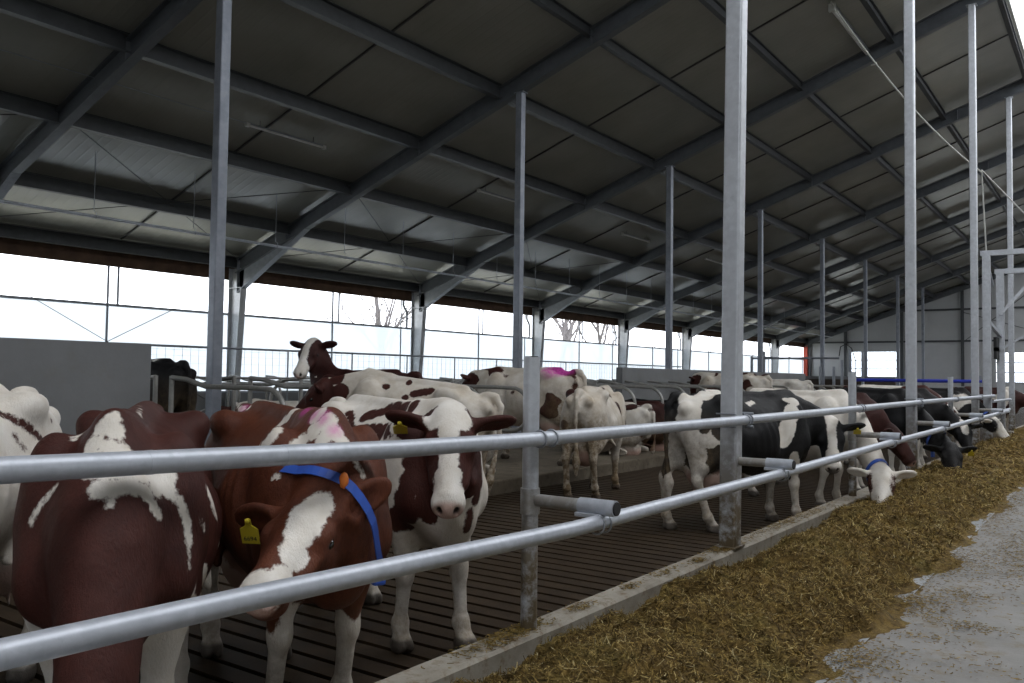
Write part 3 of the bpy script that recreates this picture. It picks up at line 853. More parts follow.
# wall with the long window band
struct(MB().box(XW - .12, XW + .02, -8, YE, -.4, 1.05).build('wall_left', M['wallconc']))
struct(MB().box(XW - .06, XW + .02, -8.5, YE, 3.96, 4.30).build('trim_1', M['wood']))
mb = MB(); mb.prism([(-.12, -.07), (.12, -.07), (.12, .07), (-.12, .07)], (XW + .12, -8.5, 4.36), (XW + .12, YE, 4.36))
struct(mb.build('trim_2', M['galv_dull']))
for i in range(-2, 8):
    y0, y1 = FR(i), FR(i + 1) if i < 7 else YE
    f = MB()
    ym = (y0 + y1) / 2 + .15
    for dy in (-.12, .12): f.tube([(XW, ym + dy, 1.05 if dy < 0 else 3.05), (XW, ym + dy, 3.97)], .028, 6)
    f.box(XW - .025, XW + .025, y0, y1, 3.04, 3.10)
    f.box(XW - .025, XW + .025, y0, y1, 1.03, 1.08)
    f.tube([(XW, y1 - .55, 1.05), (XW, y1 - .55, 3.97)], .022, 6)
    fo = struct(f.build('window_%d' % (i + 3), M['galv_dull']))
    struct(MB().box(XW - .035, XW - .031, y0 + .02, y1 - .02, 1.06, 3.05).build('curtain', M['curtain'], fo))
    if i < 7:   # downpipe with a swan neck beside every frame
        yp = y1 - .34
        struct(MB().tube([(XW + .05, yp - .16, 3.95), (XW + .05, yp - .16, 3.80), (XW + .06, yp - .10, 3.70), (XW + .06, yp - .02, 3.62), (XW + .06, yp, 3.5), (XW + .06, yp, 2.3 + .8)], .04, 8).build('downpipe', M['galv_dull']))
# tapered wall columns
for i in range(-1, 8):
    yy = FR(i); mb = MB()
    zb = RZ(XW + .35) + .1
    for y in (-.085, .085):
        pass
    xo = XW + .02
    vs = lambda t: None
    a0, a1 = .24, .50
    mb.box(xo, xo + .014, yy - .09, yy + .09, 0, zb)
    mb.add([(xo, yy - .006, 0), (xo + a0, yy - .006, 0), (xo + a1, yy - .006, zb - .5), (xo + a1, yy - .006, zb), (xo, yy - .006, zb),
            (xo, yy + .006, 0), (xo + a0, yy + .006, 0), (xo + a1, yy + .006, zb - .5), (xo + a1, yy + .006, zb), (xo, yy + .006, zb)],
           [(4, 3, 2, 1, 0), (5, 6, 7, 8, 9)])
    mb.prism([(-.09, -.014), (.09, -.014), (.09, 0), (-.09, 0)], (xo + a0, yy, 0), (xo + a1, yy, zb - .5))
    mb.box(xo, xo + a1, yy - .09, yy + .09, zb - .52, zb - .505)
    struct(mb.build('wall_column', M['galv_arm']))

# far gable
mb = MB()
def gy(x0, x1, z0, z1): mb.box(x0, x1, YE, YE + .08, z0, z1)
GW = [(-13.2, -10.0, 1.85, 3.65), (-4.1, .5, 1.6, 3.55)]
def gp(x0, x1, z0, z1a, z1b):
    mb.add([(x0, YE, z0), (x1, YE, z0), (x1, YE, z1b), (x0, YE, z1a), (x0, YE + .08, z0), (x1, YE + .08, z0), (x1, YE + .08, z1b), (x0, YE + .08, z1a)],
           [(0, 1, 2, 3), (7, 6, 5, 4), (0, 4, 5, 1), (1, 5, 6, 2), (2, 6, 7, 3), (3, 7, 4, 0)])
xs_ = [XW, GW[0][0], GW[0][1], GW[1][0], GW[1][1], 6.0]
top = lambda x: (RZ(x) if x < XR else RZ(XR) if x < XM - XR else RZ(XM - x)) + HT
gp(xs_[0], xs_[1], -.4, top(xs_[0]), top(xs_[1]))
for (a, b, z0, z1) in GW:
    gp(a, b, -.4, z0, z0)
gp(GW[0][0], GW[0][1], GW[0][3], top(GW[0][0]), top(GW[0][1]))
gp(GW[0][1], GW[1][0], -.4, top(GW[0][1]), top(GW[1][0]))
gp(GW[1][0], GW[1][1], GW[1][3], top(GW[1][0]), top(GW[1][1])); gp(GW[1][1], XR, -.4, top(GW[1][1]), top(XR))
gp(XR, XM - XR, -.4, top(XR), top(XM - XR)); gp(XM - XR, XM - XW, -.4, top(XM - XR), top(XM - XW))
struct(mb.build('wall_end', M['gable']))
for z in (4.3, 6.4):
    struct(MB().box(XW if z < 5 else -11.5, 8, YE - .10, YE, z - .06, z + .06).build('wall_girt', M['purlin']))
for x in (-15.9, -13.4, -9.7, -6.0, -4.4, 1.0):
    struct(MB().box(x - .09, x + .09, YE - .24, YE - .1, 0, top(x) - .25).build('wall_post', M['purlin']))
rod('wall_brace', (-6, YE - .12, 4.2), (-1.1, YE - .12, 8.3), .02); rod('wall_brace', (-6, YE - .12, 6.2), (-1.1, YE - .12, 4.6), .02)
for q, (a, b, z0, z1) in enumerate(GW):
    f = MB()
    for z in (z0, z1, z0 + (z1 - z0) * .33, z0 + (z1 - z0) * .66): f.box(a, b, YE - .02, YE + .02, z - .03, z + .03)
    fo = struct(f.build('window_%d' % (q + 21), M['galv_dull']))
    struct(MB().box(a, b, YE + .04, YE + .044, z0, z1).build('curtain', M['film'], fo))
struct(MB().box(XW + .02, XW + .30, YE - .35, YE - .12, 0, 4.0).build('trim_5', M['red_paint']))

# concrete walls standing on the lying beds, and the cross wall
struct(MB().box(-7.28, -7.10, -9, 5.93, .1, 1.89).build('wall_stalls_near', M['wallconc'], None, .01))
struct(MB().box(-7.10, -6.93, 17.7, 31.8, .1, 1.80).build('wall_stalls_far', M['wallconc'], None, .01))
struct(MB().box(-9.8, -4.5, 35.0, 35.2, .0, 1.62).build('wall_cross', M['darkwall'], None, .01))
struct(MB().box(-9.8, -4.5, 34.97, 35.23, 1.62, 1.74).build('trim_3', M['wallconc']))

# right-hand side of the barn (outside the photograph, keeps the light of the place)
struct(MB().box(XM - XW, XM - XW + .12, -9, YE, -.4, RWALL).build('wall_right', M['wallconc']))
struct(MB().box(XM - XW, XM - XW + .12, -9, YE, 3.96, 4.5).build('trim_4', M['wood']))

mb = MB()
for (xa, xb, za) in ((XW - .5, DOORX[0], -.4), (DOORX[0], DOORX[1], DOORZ), (DOORX[1], XM - XW + .5, -.4)):
    xm = [xa] + [q for q in (XR, XM - XR) if xa < q < xb] + [xb]
    for a, b in zip(xm[:-1], xm[1:]):
        ta, tb = top(a), top(b)
        mb.add([(a, -9, za), (b, -9, za), (b, -9, tb), (a, -9, ta), (a, -9.1, za), (b, -9.1, za), (b, -9.1, tb), (a, -9.1, ta)],
               [(0, 1, 2, 3), (7, 6, 5, 4), (0, 4, 5, 1), (1, 5, 6, 2), (2, 6, 7, 3), (3, 7, 4, 0)])
struct(mb.build('wall_front', M['gable']))  # unseen front wall, added to cut the light from behind the camera

# ------------------------------------------------------------------ steel columns
def sq_column(name, x, y, z0, z1, w, mat, label, group):
    o = empty(name, (x, y, z0))
    b = MB(); h = w / 2; r = w * .12
    pr = []
    for sx, sy in ((1, 1), (-1, 1), (-1, -1), (1, -1)):
        a0 = math.atan2(sy, sx) - PI / 4
        for k in range(4):
            a = a0 + k / 3 * PI / 2
            pr.append((sx * (h - r) + r * math.cos(a), sy * (h - r) + r * math.sin(a)))
    b.prism(pr, (0, 0, 0), (0, 0, z1 - z0), Vector((0, 1, 0)))
    b.build('shaft', mat, o)
    MB().box(-w * .75, w * .75, -w * .6, w * .6, z1 - z0 - .012, z1 - z0 + .002).build('head_plate', mat, o)
    if z0 > .1:
        f = MB().box(-.085, .085, -w * .8, w * .8, 0, .014)
        f.build('foot_plate', mat, o)
    return tag(o, label, 'column', group)
ycol = [6.57, 13.75, 20.45, 27.75, 34.75, 41.75, 48.75, 55.75]
desc = ['thick square galvanised roof column on the feed kerb beside the black and white cow',
        'square galvanised roof column on the feed kerb beside the dark red feeding cow',
        'square galvanised roof column on the feed kerb, left of the grey gate portal',
        'slender roof column seen through the grey gate portal',
        'distant roof column, first behind the gate portal', 'distant roof column, second behind the gate portal',
        'distant roof column, third behind the gate portal', 'roof column by the far gable on the feed side']
for k, y in enumerate(ycol):
    sq_column('steel_column', 0.012, y, .221, RZ(0) + .0, .138, M['galv_post'], desc[k], 'roof columns on the feed kerb').rotation_euler[1] = .011 if k == 0 else 0
for i in range(0, 8):
    lab = ['slim grey roof post at the left, right of the concrete wall',
           'slim grey roof post above the rump of the spotted cow with blue mark',
           'slim grey roof post of the stall row, left of the thick kerb column'] + \
          ['slim grey roof post of the stall row, %s right of the thick column' % ORD[k] for k in range(5)]
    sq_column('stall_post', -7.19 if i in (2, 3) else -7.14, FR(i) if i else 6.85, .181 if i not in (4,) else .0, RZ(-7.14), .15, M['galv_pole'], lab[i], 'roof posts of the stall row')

# ------------------------------------------------------------------ feed fence: posts, rails, brackets
def fence_post(y, label, tee=True):
    o = empty('fence_post', (0, y, .22))
    b = MB().tube([(0, 0, 0), (0, 0, 1.43)], .044, 20); b.build('pipe', M['galv_post'], o)
    MB().tube([(0, 0, 1.425), (0, 0, 1.434)], .036, 16).build('hole_shade_disc', M['black'], o)  # black disc painted for the shade inside the open pipe
    return tag(o, label, 'post', 'short posts of the feed fence')
fence_post(3.77, 'short round galvanised fence post nearest the camera, open topped, on the feed kerb')
fence_post(10.40, 'short round fence post between the black and white cow\'s head and the white feeding cow')
fence_post(17.35, 'short round fence post in front of the red and white cow near the gate portal')

def bracket(y, z, x0, label):
    o = empty('rail_bracket', (x0, y, z))
    L = .47 - x0
    MB().tube([(0, 0, 0), (L, 0, 0)], .033, 16).build('arm', M['galv_arm'], o)
    if x0 < .06: MB().tube([(-x0, 0, -.075), (-x0, 0, .06)], .0525, 18).build('tee_socket', M['galv_arm'], o)
    MB().tube([(L - .16, 0, 0), (L + .045, 0, 0)], .041, 16).build('socket', M['galv'], o)
    MB().tube([(L + .04, 0, 0), (L + .054, 0, 0)], .034, 16).build('plug', M['black'], o)
    MB().box(L - .17, L - .02, -.045, .045, -.052, -.030).build('saddle', M['galv'], o, .004)
    for dy in (-.035, .035):
        MB().tube([(L - .045 + math.cos(a) * .046, dy, -.083 + math.sin(a) * .046) for a in [2 * PI * k / 20 for k in range(20)]], .0055, 6, False, True).build('u_bolt', M['galv_dull'], o)
    return tag(o, label, 'bracket', 'brackets holding the lower rail')
zl = [(-6, .89), (0, .882), (.94, .88), (1.64, .87), (2.4, .852), (3.5, .824), (6.5, .83), (10, .858), (14.2, .875), (18, .90), (22.4, .915)]
for y, x0, lab in ((3.77, .045, 'galvanised bracket arm with a black plug on the nearest short fence post'),
               (6.57, .09, 'galvanised bracket arm with a black plug on the thick kerb column'),
               (10.40, .045, 'galvanised bracket arm above the head of the white feeding cow'),
               (13.75, .09, 'galvanised bracket arm on the kerb column beside the dark red cow'),
               (17.35, .045, 'galvanised bracket arm above the black cow feeding with head down'),
               (20.45, .09, 'galvanised bracket arm next to the gate portal')):
    bracket(y, float(np.interp(y, *zip(*zl))) + .071, x0, lab)

o = empty('upper_rail', (0, 0, 0))
zr = [(-6, 1.285), (0, 1.275), (1.1, 1.272), (2.65, 1.235), (3.72, 1.222), (6.5, 1.222), (10, 1.232), (14, 1.245), (18, 1.245), (22.9, 1.245)]
MB().tube([(.095, a, b) for a, b in zr], .0375, 20).build('pipe', M['galv'], o)
for y in (1.52, 2.05):   # the pipe's socket joint
    MB().tube([(.095, y - .012, np.interp(y, *zip(*zr))), (.095, y + .012, np.interp(y, *zip(*zr)))], .0385, 20).build('joint_ring', M['galv'], o)
c = MB()
tag(o, 'long upper galvanised rail of the feed fence, at the cows\' neck height', 'rail')
for y in (3.77, 6.57, 10.40, 13.75, 17.35, 20.45):
    big = y in (6.57, 13.75, 20.45)
    z = float(np.interp(y, *zip(*zr)))
    for dy in ((-.055, .055) if not big else (.115, .175)):
        MB().tube([(.095 + math.cos(a) * .043, y + dy, z + math.sin(a) * .043) for a in [2 * PI * q / 20 for q in range(20)]], .006, 6, False, True).build('clamp_ring', M['galv_dull'], o)
    if big:
        for dz in (-.052, .052):
            MB().tube([(.145, y + .15, z + dz), (.10, y + .14, z + dz), (-.09, y + .10, z + dz)], .006, 6).build('clamp_bolt', M['galv_dull'], o)
            MB().tube([(.06, y + .145, z + dz), (.15, y + .145, z + dz)], .012, 6).build('clamp_bolt', M['galv_dull'], o)
            MB().tube([(.094, y - .085, z + dz), (-.07, y - .085, z + dz)], .006, 6).build('clamp_bolt', M['galv_dull'], o)
        MB().box(-.07, .10, y + .08, y + .092, z - .06, z + .06).build('clamp_plate', M['galv_dull'], o)
    else:
        MB().box(.04, .062, y - .075, y + .075, z - .028, z + .028).build('clamp_plate', M['galv_dull'], o)
o = empty('lower_rail', (0, 0, 0))
MB().tube([(.43, a, b) for a, b in zl], .0375, 20).build('pipe', M['galv'], o)
tag(o, 'long lower galvanised rail of the feed fence, held out over the hay on brackets', 'rail')

# ------------------------------------------------------------------ stalls: pipe loops, neck rails, fence against the window
def loop_path(x0, x1, zt, zb):
    """one stall divider: long loop running from the head end x0 to the rear end x1"""
    s = 1 if x1 > x0 else -1
    r = (zt - zb) / 2; cz = (zt + zb) / 2
    p = [(x0, 0, zt + .10), (x0 + s * .30, 0, zt + .08), (x0 + s * .7, 0, zt)]
    p += [(x1 - s * r - s * .3, 0, zt)]
    for k in range(1, 12):
        a = PI / 2 - PI * k / 12
        p.append((x1 - s * r + s * math.cos(a) * r, 0, cz + math.sin(a) * r))
    p += [(x1 - s * r - s * .15, 0, zb), (x0 + s * 1.0, 0, zb + .05), (x0 + s * .45, 0, zb - .12), (x0, 0, zb - .16)]
    return p
def divider(x0, x1, y, proto=None):
    o = empty('stall_divider', (0, y, 0))
    MB().tube(loop_path(x0, x1, 1.38, .70), .03, 10).build('loop', M['pipe_dirty'], o)
    MB().tube([(x0, 0, .18), (x0, 0, 1.50)], .03, 10).build('upright', M['pipe_dirty'], o)
    return tag(o, 'bent galvanised pipe loop dividing two lying stalls behind the cows', 'stall divider', 'stall dividers')
pa = divider(-7.0, -4.85, 6.15); pb = divider(-7.35, -9.5, 6.15); pc = divider(-15.75, -13.75, 4.0)
skip = ()
y = 6.15 + 1.17
while y < 31:
    for p in (pa, pb):
        c = copy_tree(p); c.location.y = y
    y += 1.17
y = 4.0 + 1.17
while y < 40:
    c = copy_tree(pc); c.location.y = y; y += 1.17
for (x, z, y0, y1, lab) in ((-14.8, 1.43, 0, 40, 'long neck rail pipe over the stalls along the window wall'),):
    tag(MB().tube([(x, y0, z), (x, y1, z)], .027, 10).build('neck_rail', M['pipe_dirty']), lab, 'rail')
# mesh fence with a pipe rail before the curtain
o = empty('mesh_fence', (-15.55, 0, 0))
MB().tube([(0, 0, 2.16), (0, 40, 2.16)], .028, 8).build('top_rail', M['galv_dull'], o)
for k in range(12):
    MB().tube([(0, 3.4 + 2.33 * k, .18), (0, 3.4 + 2.33 * k, 2.16)], .022, 8).build('upright', M['galv_dull'], o)
mb = MB()
for k in range(int(36 / .22)): mb.box(-.003, .003, 2 + .22 * k, 2.006 + .22 * k, 1.35, 2.14)
for z in (1.4, 1.58, 1.76, 1.94, 2.08): mb.box(-.003, .003, 2, 38, z, z + .006)
mb.build('wire_mesh', M['galv'], o)
tag(o, 'wire mesh fence with a dark pipe rail in front of the bright curtain wall', 'fence')
# posts sticking up between the stalls
for k, (x, y) in enumerate(((-9.6, 9.3), (-9.6, 14.6), (-9.6, 18.3), (-9.6, 22.6))):
    pass

# ------------------------------------------------------------------ feed pipe under the eave, lamps, cables
o = empty('suspended_pipe', (-13.0, 0, 4.43))
MB().tube([(0, -3, 0), (0, 58, 0)], .030, 8).build('pipe', M['galv'], o)
for k in range(26):
    yy = 2.0 + 2.1 * k; t = RZ(-13.0) + HT - 4.43
    MB().tube([(0, yy, t), (0, yy, .10), (.05, yy + .02, .07), (.03, yy + .03, -.03), (-.03, yy + .03, -.03)], .007, 5).build('hook', M['galv_dull'], o)
tag(o, 'thin straight galvanised pipe hung on wire hooks below the eave end of the roof', 'pipe')
M['lamp'] = plain('lamp_tube', (.62, .62, .60), .35)
def lamp(x, y, z, L, label, r=.022):
    o = empty('strip_light', (x, y, z))
    MB().box(-r * 1.2, r * 1.2, -L / 2, L / 2, r * .6, r * 1.9).build('housing', M['galv_dull'], o, .004)
    MB().tube([(0, -L / 2 + .03, 0), (0, L / 2 - .03, 0)], r, 10).build('tube', M['lamp'], o)
    for s in (-1, 1): MB().box(-r * 1.5, r * 1.5, s * L / 2 - .04, s * L / 2 + .04, -r * 1.5, r * 2).build('end_cap', M['bright_plastic'], o, .004)
    for s in (-1, 1): MB().tube([(0, s * L * .35, r), (0, s * L * .35, RZ(x) + HT - z)], .006, 6).build('hanger', M['seam'], o)
    return tag(o, label, 'lamp', 'strip lights under the roof')
lamp(-10.85, 11.0, 6.24, 1.9, 'thin strip light under the roof right of the left roof post')
lamp(-10.75, 18.0, 6.28, 1.9, 'thin strip light left of the post above the spotted cow')
lamp(-10.75, 25.7, 6.28, 1.9, 'small strip light between the slim posts in the middle')
lamp(-10.75, 32.6, 6.28, 1.9, 'far strip light behind the thick kerb column')
lamp(-2.2, 19.6, 9.20, 3.6, 'long strip light hanging at the top right under the roof', .045)
def wire(name, pts, r, mat, label, cat='cable'):
    return tag(MB().tube(pts, r, 6).build(name, mat), label, cat)
wire('cable', [(-10.85, y, 6.27) for y in (-2, 10.0)], .008, M['galv_dull'], 'thin taut wire leading to the left strip light')
def sag(a, b, s, n=14):
    a = Vector(a); b = Vector(b)
    return [a.lerp(b, k / n) - Vector((0, 0, s * 4 * (k / n) * (1 - k / n))) for k in range(n + 1)]
# ------------------------------------------------------------------ gate portal, blue bars, cross fence
o = empty('gate_portal', (0, 0, 0))
def hb(name, a, b, w, mat=M['galv_post']):
    mb = MB(); h = w / 2
    mb.prism([(-h, -h), (h, -h), (h, h), (-h, h)], a, b, Vector((0, 1, 0)) if abs(a[0] - b[0]) + abs(a[1] - b[1]) < .01 else Vector((0, 0, 1)))
    return mb.build(name, mat, o)
hb('upright', (.02, 22.4, .2), (.02, 22.4, 4.55), .16)
hb('upright', (.02, 25.1, .03), (.02, 25.1, 4.45), .17)
hb('upright', (1.9, 22.4, .03), (1.9, 22.4, 4.55), .18); hb('upright', (1.9, 25.1, .03), (1.9, 25.1, 4.45), .18)
hb('beam', (-.1, 22.4, 4.55), (2.0, 22.4, 4.55), .12); hb('beam', (-.1, 25.1, 4.42), (2.0, 25.1, 4.42), .12)
hb('beam', (.02, 22.4, 3.0), (.02, 25.1, 2.75), .08, M['galv'])
hb('brace', (.02, 25.0, 3.3), (.9, 25.1, 4.4), .07); hb('brace', (.02, 25.0, 2.4), (1.5, 25.1, 3.4), .05)
hb('brace', (.02, 22.4, 4.45), (.02, 23.6, 3.9), .05, M['galv'])
for z in (2.35, 2.15): MB().box(-.07, .0, 24.42, 25.0, z, z + .35 - (.05 if z < 2.2 else 0)).build('hinge_block', M['black'], o)
tag(o, 'tall grey steel gate portal with diagonal braces at the far end of the fence', 'gate')
tag(MB().tube([(.1, 22.7, 1.12), (.1, 26.4, 1.12)], .034, 10).build('gate_rail', M['galv']), 'short pale pipe rail at the foot of the gate portal', 'rail')
tag(MB().tube([(.1, 22.9, .86), (.1, 26.2, .86)], .034, 10).build('gate_rail', M['galv']), 'lower short pale pipe rail at the foot of the gate portal', 'rail')
# cable and white conduit from the long lamp to the portal
wire('conduit', sag((-2.2, 17.7, 9.3), (.0, 21.9, 6.35), .3) + sag((.0, 21.9, 6.35), (.02, 22.4, 4.6), 0, 3)[1:], .018, M['bright_plastic'], 'pale cable sagging from the long lamp down to the gate portal')
wire('cord', [(0, 21.9, 6.4), (.8, 25.5, 5.6), (1.5, 28, 5.2)], .015, M['bright_plastic'], 'pale rope running from the sagging cable over the portal to the right edge')

o = empty('blue_barrier', (0, 33.0, 0))
MB().tube([(-5.6, 0, 1.60), (-1.35, 0, 1.60)], .06, 12).build('bar', M['blue_pipe'], o)
MB().box(-5.4, -1.45, -.02, .02, .25, 1.42).build('panel', M['gable'], o, .01)
for x in (-5.5, -3.4, -1.4): MB().tube([(x, 0, 0), (x, 0, 1.8)], .045, 10).build('upright', M['galv_dull'], o)
tag(o, 'grey panel barrier with a blue bar on top across the passage, left of the portal', 'barrier')
o = empty('passage_gate', (0, 33.6, 0))
MB().tube([(-9.6, 0, 2.42), (-6.2, 0, 2.42)], .045, 10).build('top_rail', M['galv_dull'], o)
for x, z in ((-9.6, 2.5), (-9.1, 2.7), (-6.9, 2.1), (-6.4, 2.1), (-6.1, 2.35), (-5.8, 2.75), (-5.35, 2.65)):
    MB().tube([(x, 0, 0), (x, 0, z)], .055, 10).build('upright', M['galv_dull'], o)
MB().tube([(-6.2, 0, 2.5), (-6.15, 0, 2.85), (-5.95, 0, 2.95), (-5.75, 0, 2.8), (-5.6, 0, 2.3), (-5.6, 0, 1.8)], .018, 8).build('hose', M['black'], o)
tag(o, 'group of upright pipes with a long top rail before the far gable', 'gate')

# ------------------------------------------------------------------ hay along the kerb
rs = np.random.RandomState(4)
def hay_height(x, y):
    q = np.stack([x * 2.6, y * 2.6, 0 * x], 1)
    n = fbm(q, 3, 4); n2 = fbm(np.stack([x * 11, y * 11, 0 * x], 1), 9, 3); n3 = fbm(np.stack([x * .9, y * .9, 0 * x], 1), 21, 2)
    far = np.clip((y - 9.0) / 5.0, 0, 1)
    edge = 1.27 + .26 * fbm(np.stack([0 * x, y * 1.3, 0 * x], 1), 31, 2) + .09 * fbm(np.stack([x * 4, y * 5, 0 * x], 1), 33, 2)
    u = np.clip(x / edge, 0, 1.2)
    prof = np.interp(u, [0, .18, .45, .72, .9, 1.0, 1.2], [.06, .11, .215, .17, .09, .015, -.03])
    prof = prof + far * np.interp(u, [0, .3, .7, 1.0, 1.2], [.14, .12, .07, 0, 0])
    amp = np.clip((1.02 - u) * 4, 0, 1)
    return .03 + prof + amp * (.10 * n + .060 * n2 + .05 * n3 * (u > .15))
def grid(y0, y1, x0, x1, d):
    xs = np.arange(x0, x1 + d, d); ys = np.arange(y0, y1 + d, d)
    X, Y = np.meshgrid(xs, ys, indexing='ij'); n = X.size; ny = len(ys)
    x = X.ravel(); y = Y.ravel()
    i = np.arange(len(xs) - 1)[:, None] * ny + np.arange(ny - 1)[None, :]
    i = i.ravel()
    return x, y, np.stack([i, i + ny, i + ny + 1, i + 1], 1)
Vs = []; Fs = []; Ts = []; off = 0
for (y0, y1, d) in ((1.6, 9.0, .02), (9.0, 22.0, .04), (22.0, YE - 2, .10)):
    x, y, f = grid(y0, y1, .088, 1.62, d)
    z = hay_height(x, y)
    if y0 > 20: z = np.where((y > 23.2) & (y < 27.4), -.05, z)
    nx = .018 * noise3(np.stack([x * 17, y * 17, 0 * x], 1), 71); ny_ = .018 * noise3(np.stack([x * 17, y * 17, 0 * x], 1), 77)
    tint = np.clip(.34 + .45 * fbm(np.stack([x * 19, y * 19, z * 19], 1), 51, 3), 0, .9)
    Vs.append(np.stack([np.maximum(x + nx, .0885), y + ny_, z], 1)); Fs.append(f + off); Ts.append(tint); off += len(x)
# loose patches on the alley
def scatter(cx, cy, rx, ry, n):
    x = cx + rx * rs.randn(n) * .5; y = cy + ry * rs.randn(n) * .5
    return x, y
# stalks: thin curved blades lying on and sticking out of the heap
def blades(x, y, zfun, L, wd, lift, xmin=.094):
    n = len(x)
    a = rs.rand(n) * 2 * PI; el = (rs.randn(n) * lift); Ln = L * (.4 + 1.1 * rs.rand(n) ** 2)
    dx, dy, dz = np.cos(a) * np.cos(el), np.sin(a) * np.cos(el), np.sin(el)
    px, py = -np.sin(a), np.cos(a)
    z = zfun(x, y) + .004 + .006 * rs.rand(n)
    bend = (rs.rand(n) - .3) * .35 * Ln
    V = np.zeros((n, 6, 3))
    for k, t in enumerate((-.5, 0, .5)):
        for s in (0, 1):
            V[:, k * 2 + s, 0] = x + dx * Ln * t + px * wd * (s - .5) + px * bend * (abs(t) * 2)
            V[:, k * 2 + s, 1] = y + dy * Ln * t + py * wd * (s - .5) + py * bend * (abs(t) * 2)
            V[:, k * 2 + s, 2] = z + dz * Ln * t + np.abs(dz) * Ln * .25 + wd * .4 * (s - .5)
    V[:, :, 0] = np.maximum(V[:, :, 0], xmin) 
    b = np.arange(n)[:, None] * 6
    F = np.concatenate([b + np.array([[0, 1, 3, 2]]), b + np.array([[2, 3, 5, 4]])])
    t = np.repeat(np.clip(rs.rand(n) ** 1.5 * .85 + .12 + (rs.rand(n) > .965) * .4, 0, 1), 6)
    return V.reshape(-1, 3), F, t
for (n, y0, y1, L, wd, lift) in ((52000, 1.8, 7.5, .050, .0042, .42), (24000, 7.5, 13, .07, .006, .40), (12000, 13, 23, .10, .010, .3)):
    y = y0 + (y1 - y0) * rs.rand(n); x = .10 + 1.20 * rs.rand(n)
    h = hay_height(x, y); ok = h > .045
    v, f, t = blades(x[ok], y[ok], hay_height, L, wd, lift)
    Vs.append(v); Fs.append(f + off); Ts.append(t); off += len(v)
flat = lambda x, y: np.full(len(x), .032)
for (cx, cy, rx, ry, n) in ((1.30, 4.9, .30, .5, 1500), (1.35, 6.4, .35, .5, 1600), (1.32, 8.0, .3, .9, 2000), (1.85, 8.8, .35, 1.8, 5200), (1.62, 6.9, .22, .25, 500), (1.78, 6.0, .25, .16, 500), (1.6, 5.6, .25, .14, 260), (1.9, 5.2, .3, .3, 260), (1.9, 13.5, .4, 3.5, 4200), (1.7, 4.5, .3, .3, 350), (1.34, 12, .25, 3, 2500),
                           (0.0, 3.5, .12, .4, 700), (-.03, 3.72, .08, .25, 500), (0, 5.4, .08, .25, 160), (.03, 5.9, .06, .12, 160), (0, 4.9, .06, .12, 120), (0, 6.5, .12, .3, 800), (0, 8.2, .12, 1.4, 1100), (0, 4.3, .06, .15, 160)):
    x, y = scatter(cx, cy, rx, ry, n)
    ok = x > .1
    z = lambda a, b: np.maximum(hay_height(a, b), .034)
    if cx < .05:
        ok = (np.abs(x) < .085); z = lambda a, b: np.full(len(a), .222)
    x = x[ok]; y = y[ok]
    if cx > 1.4: x = x[::2]; y = y[::2]
    v, f, t = blades(x, y, z, .026, .005, .05, -.088 if cx < .05 else .094)
    t = np.clip(t * .6 + .18, 0, 1)
    Vs.append(v); Fs.append(f + off); Ts.append(t); off += len(v)
me = mesh_np('hay', np.concatenate(Vs), np.concatenate(Fs))
at = me.attributes.new('tint', 'FLOAT', 'POINT'); at.data.foreach_set('value', np.concatenate(Ts).astype(np.float32))
o = link('hay', me, M['hay'])
tag(o, 'long heap of brown green hay and silage along the feed kerb', 'hay', None, 'stuff')

# ------------------------------------------------------------------ trees outside the window wall
def tree(x, y, h, seed, label):
    r = random.Random(seed); mb = MB()
    def br(p, d, L, rad, lev):
        pts = [p]; q = p.copy(); dd = d.copy()
        for k in range(4):
            dd = (dd + Vector((r.uniform(-.16, .16), r.uniform(-.16, .16), .06))).normalized(); q = q + dd * L / 4; pts.append(q.copy())
        mb.tube(pts, [rad * (1 - .17 * k) for k in range(5)], 5 if lev else 7, False)
        if lev < 4:
            for k in range(3 if lev else 9):
                t = r.uniform(.35, 1.0) if lev else r.uniform(.2, 1.0)
                i = min(3, int(t * 4)); s = pts[i].lerp(pts[i + 1], t * 4 - i)
                a = r.uniform(0, 2 * PI); sp = r.uniform(.45, .95)
                o_ = dd.orthogonal().normalized(); o2 = dd.cross(o_)
                nd = (dd + (o_ * math.cos(a) + o2 * math.sin(a)) * sp).normalized()
                br(s, nd, L * r.uniform(.5, .72), rad * .5, lev + 1)
    br(Vector((0, 0, 0)), Vector((0, 0, 1)), h * .62, h * .018, 0)
    o = mb.build('bare_tree', M['bark']); o.location = (x, y, -.5)
    return tag(o, label, 'tree', 'bare trees outside')
tree(-34, 37.8, 11, 3, 'small bare tree outside the window, left of the second wall column')
tree(-44, 73, 15, 5, 'bare tree outside the window, left of the grey stall wall')
tree(-48, 82.5, 16, 8, 'bare tree outside, right above the pink-marked cow')
tree(-43, 80, 15, 12, 'bare tree outside, left of the thick kerb column')
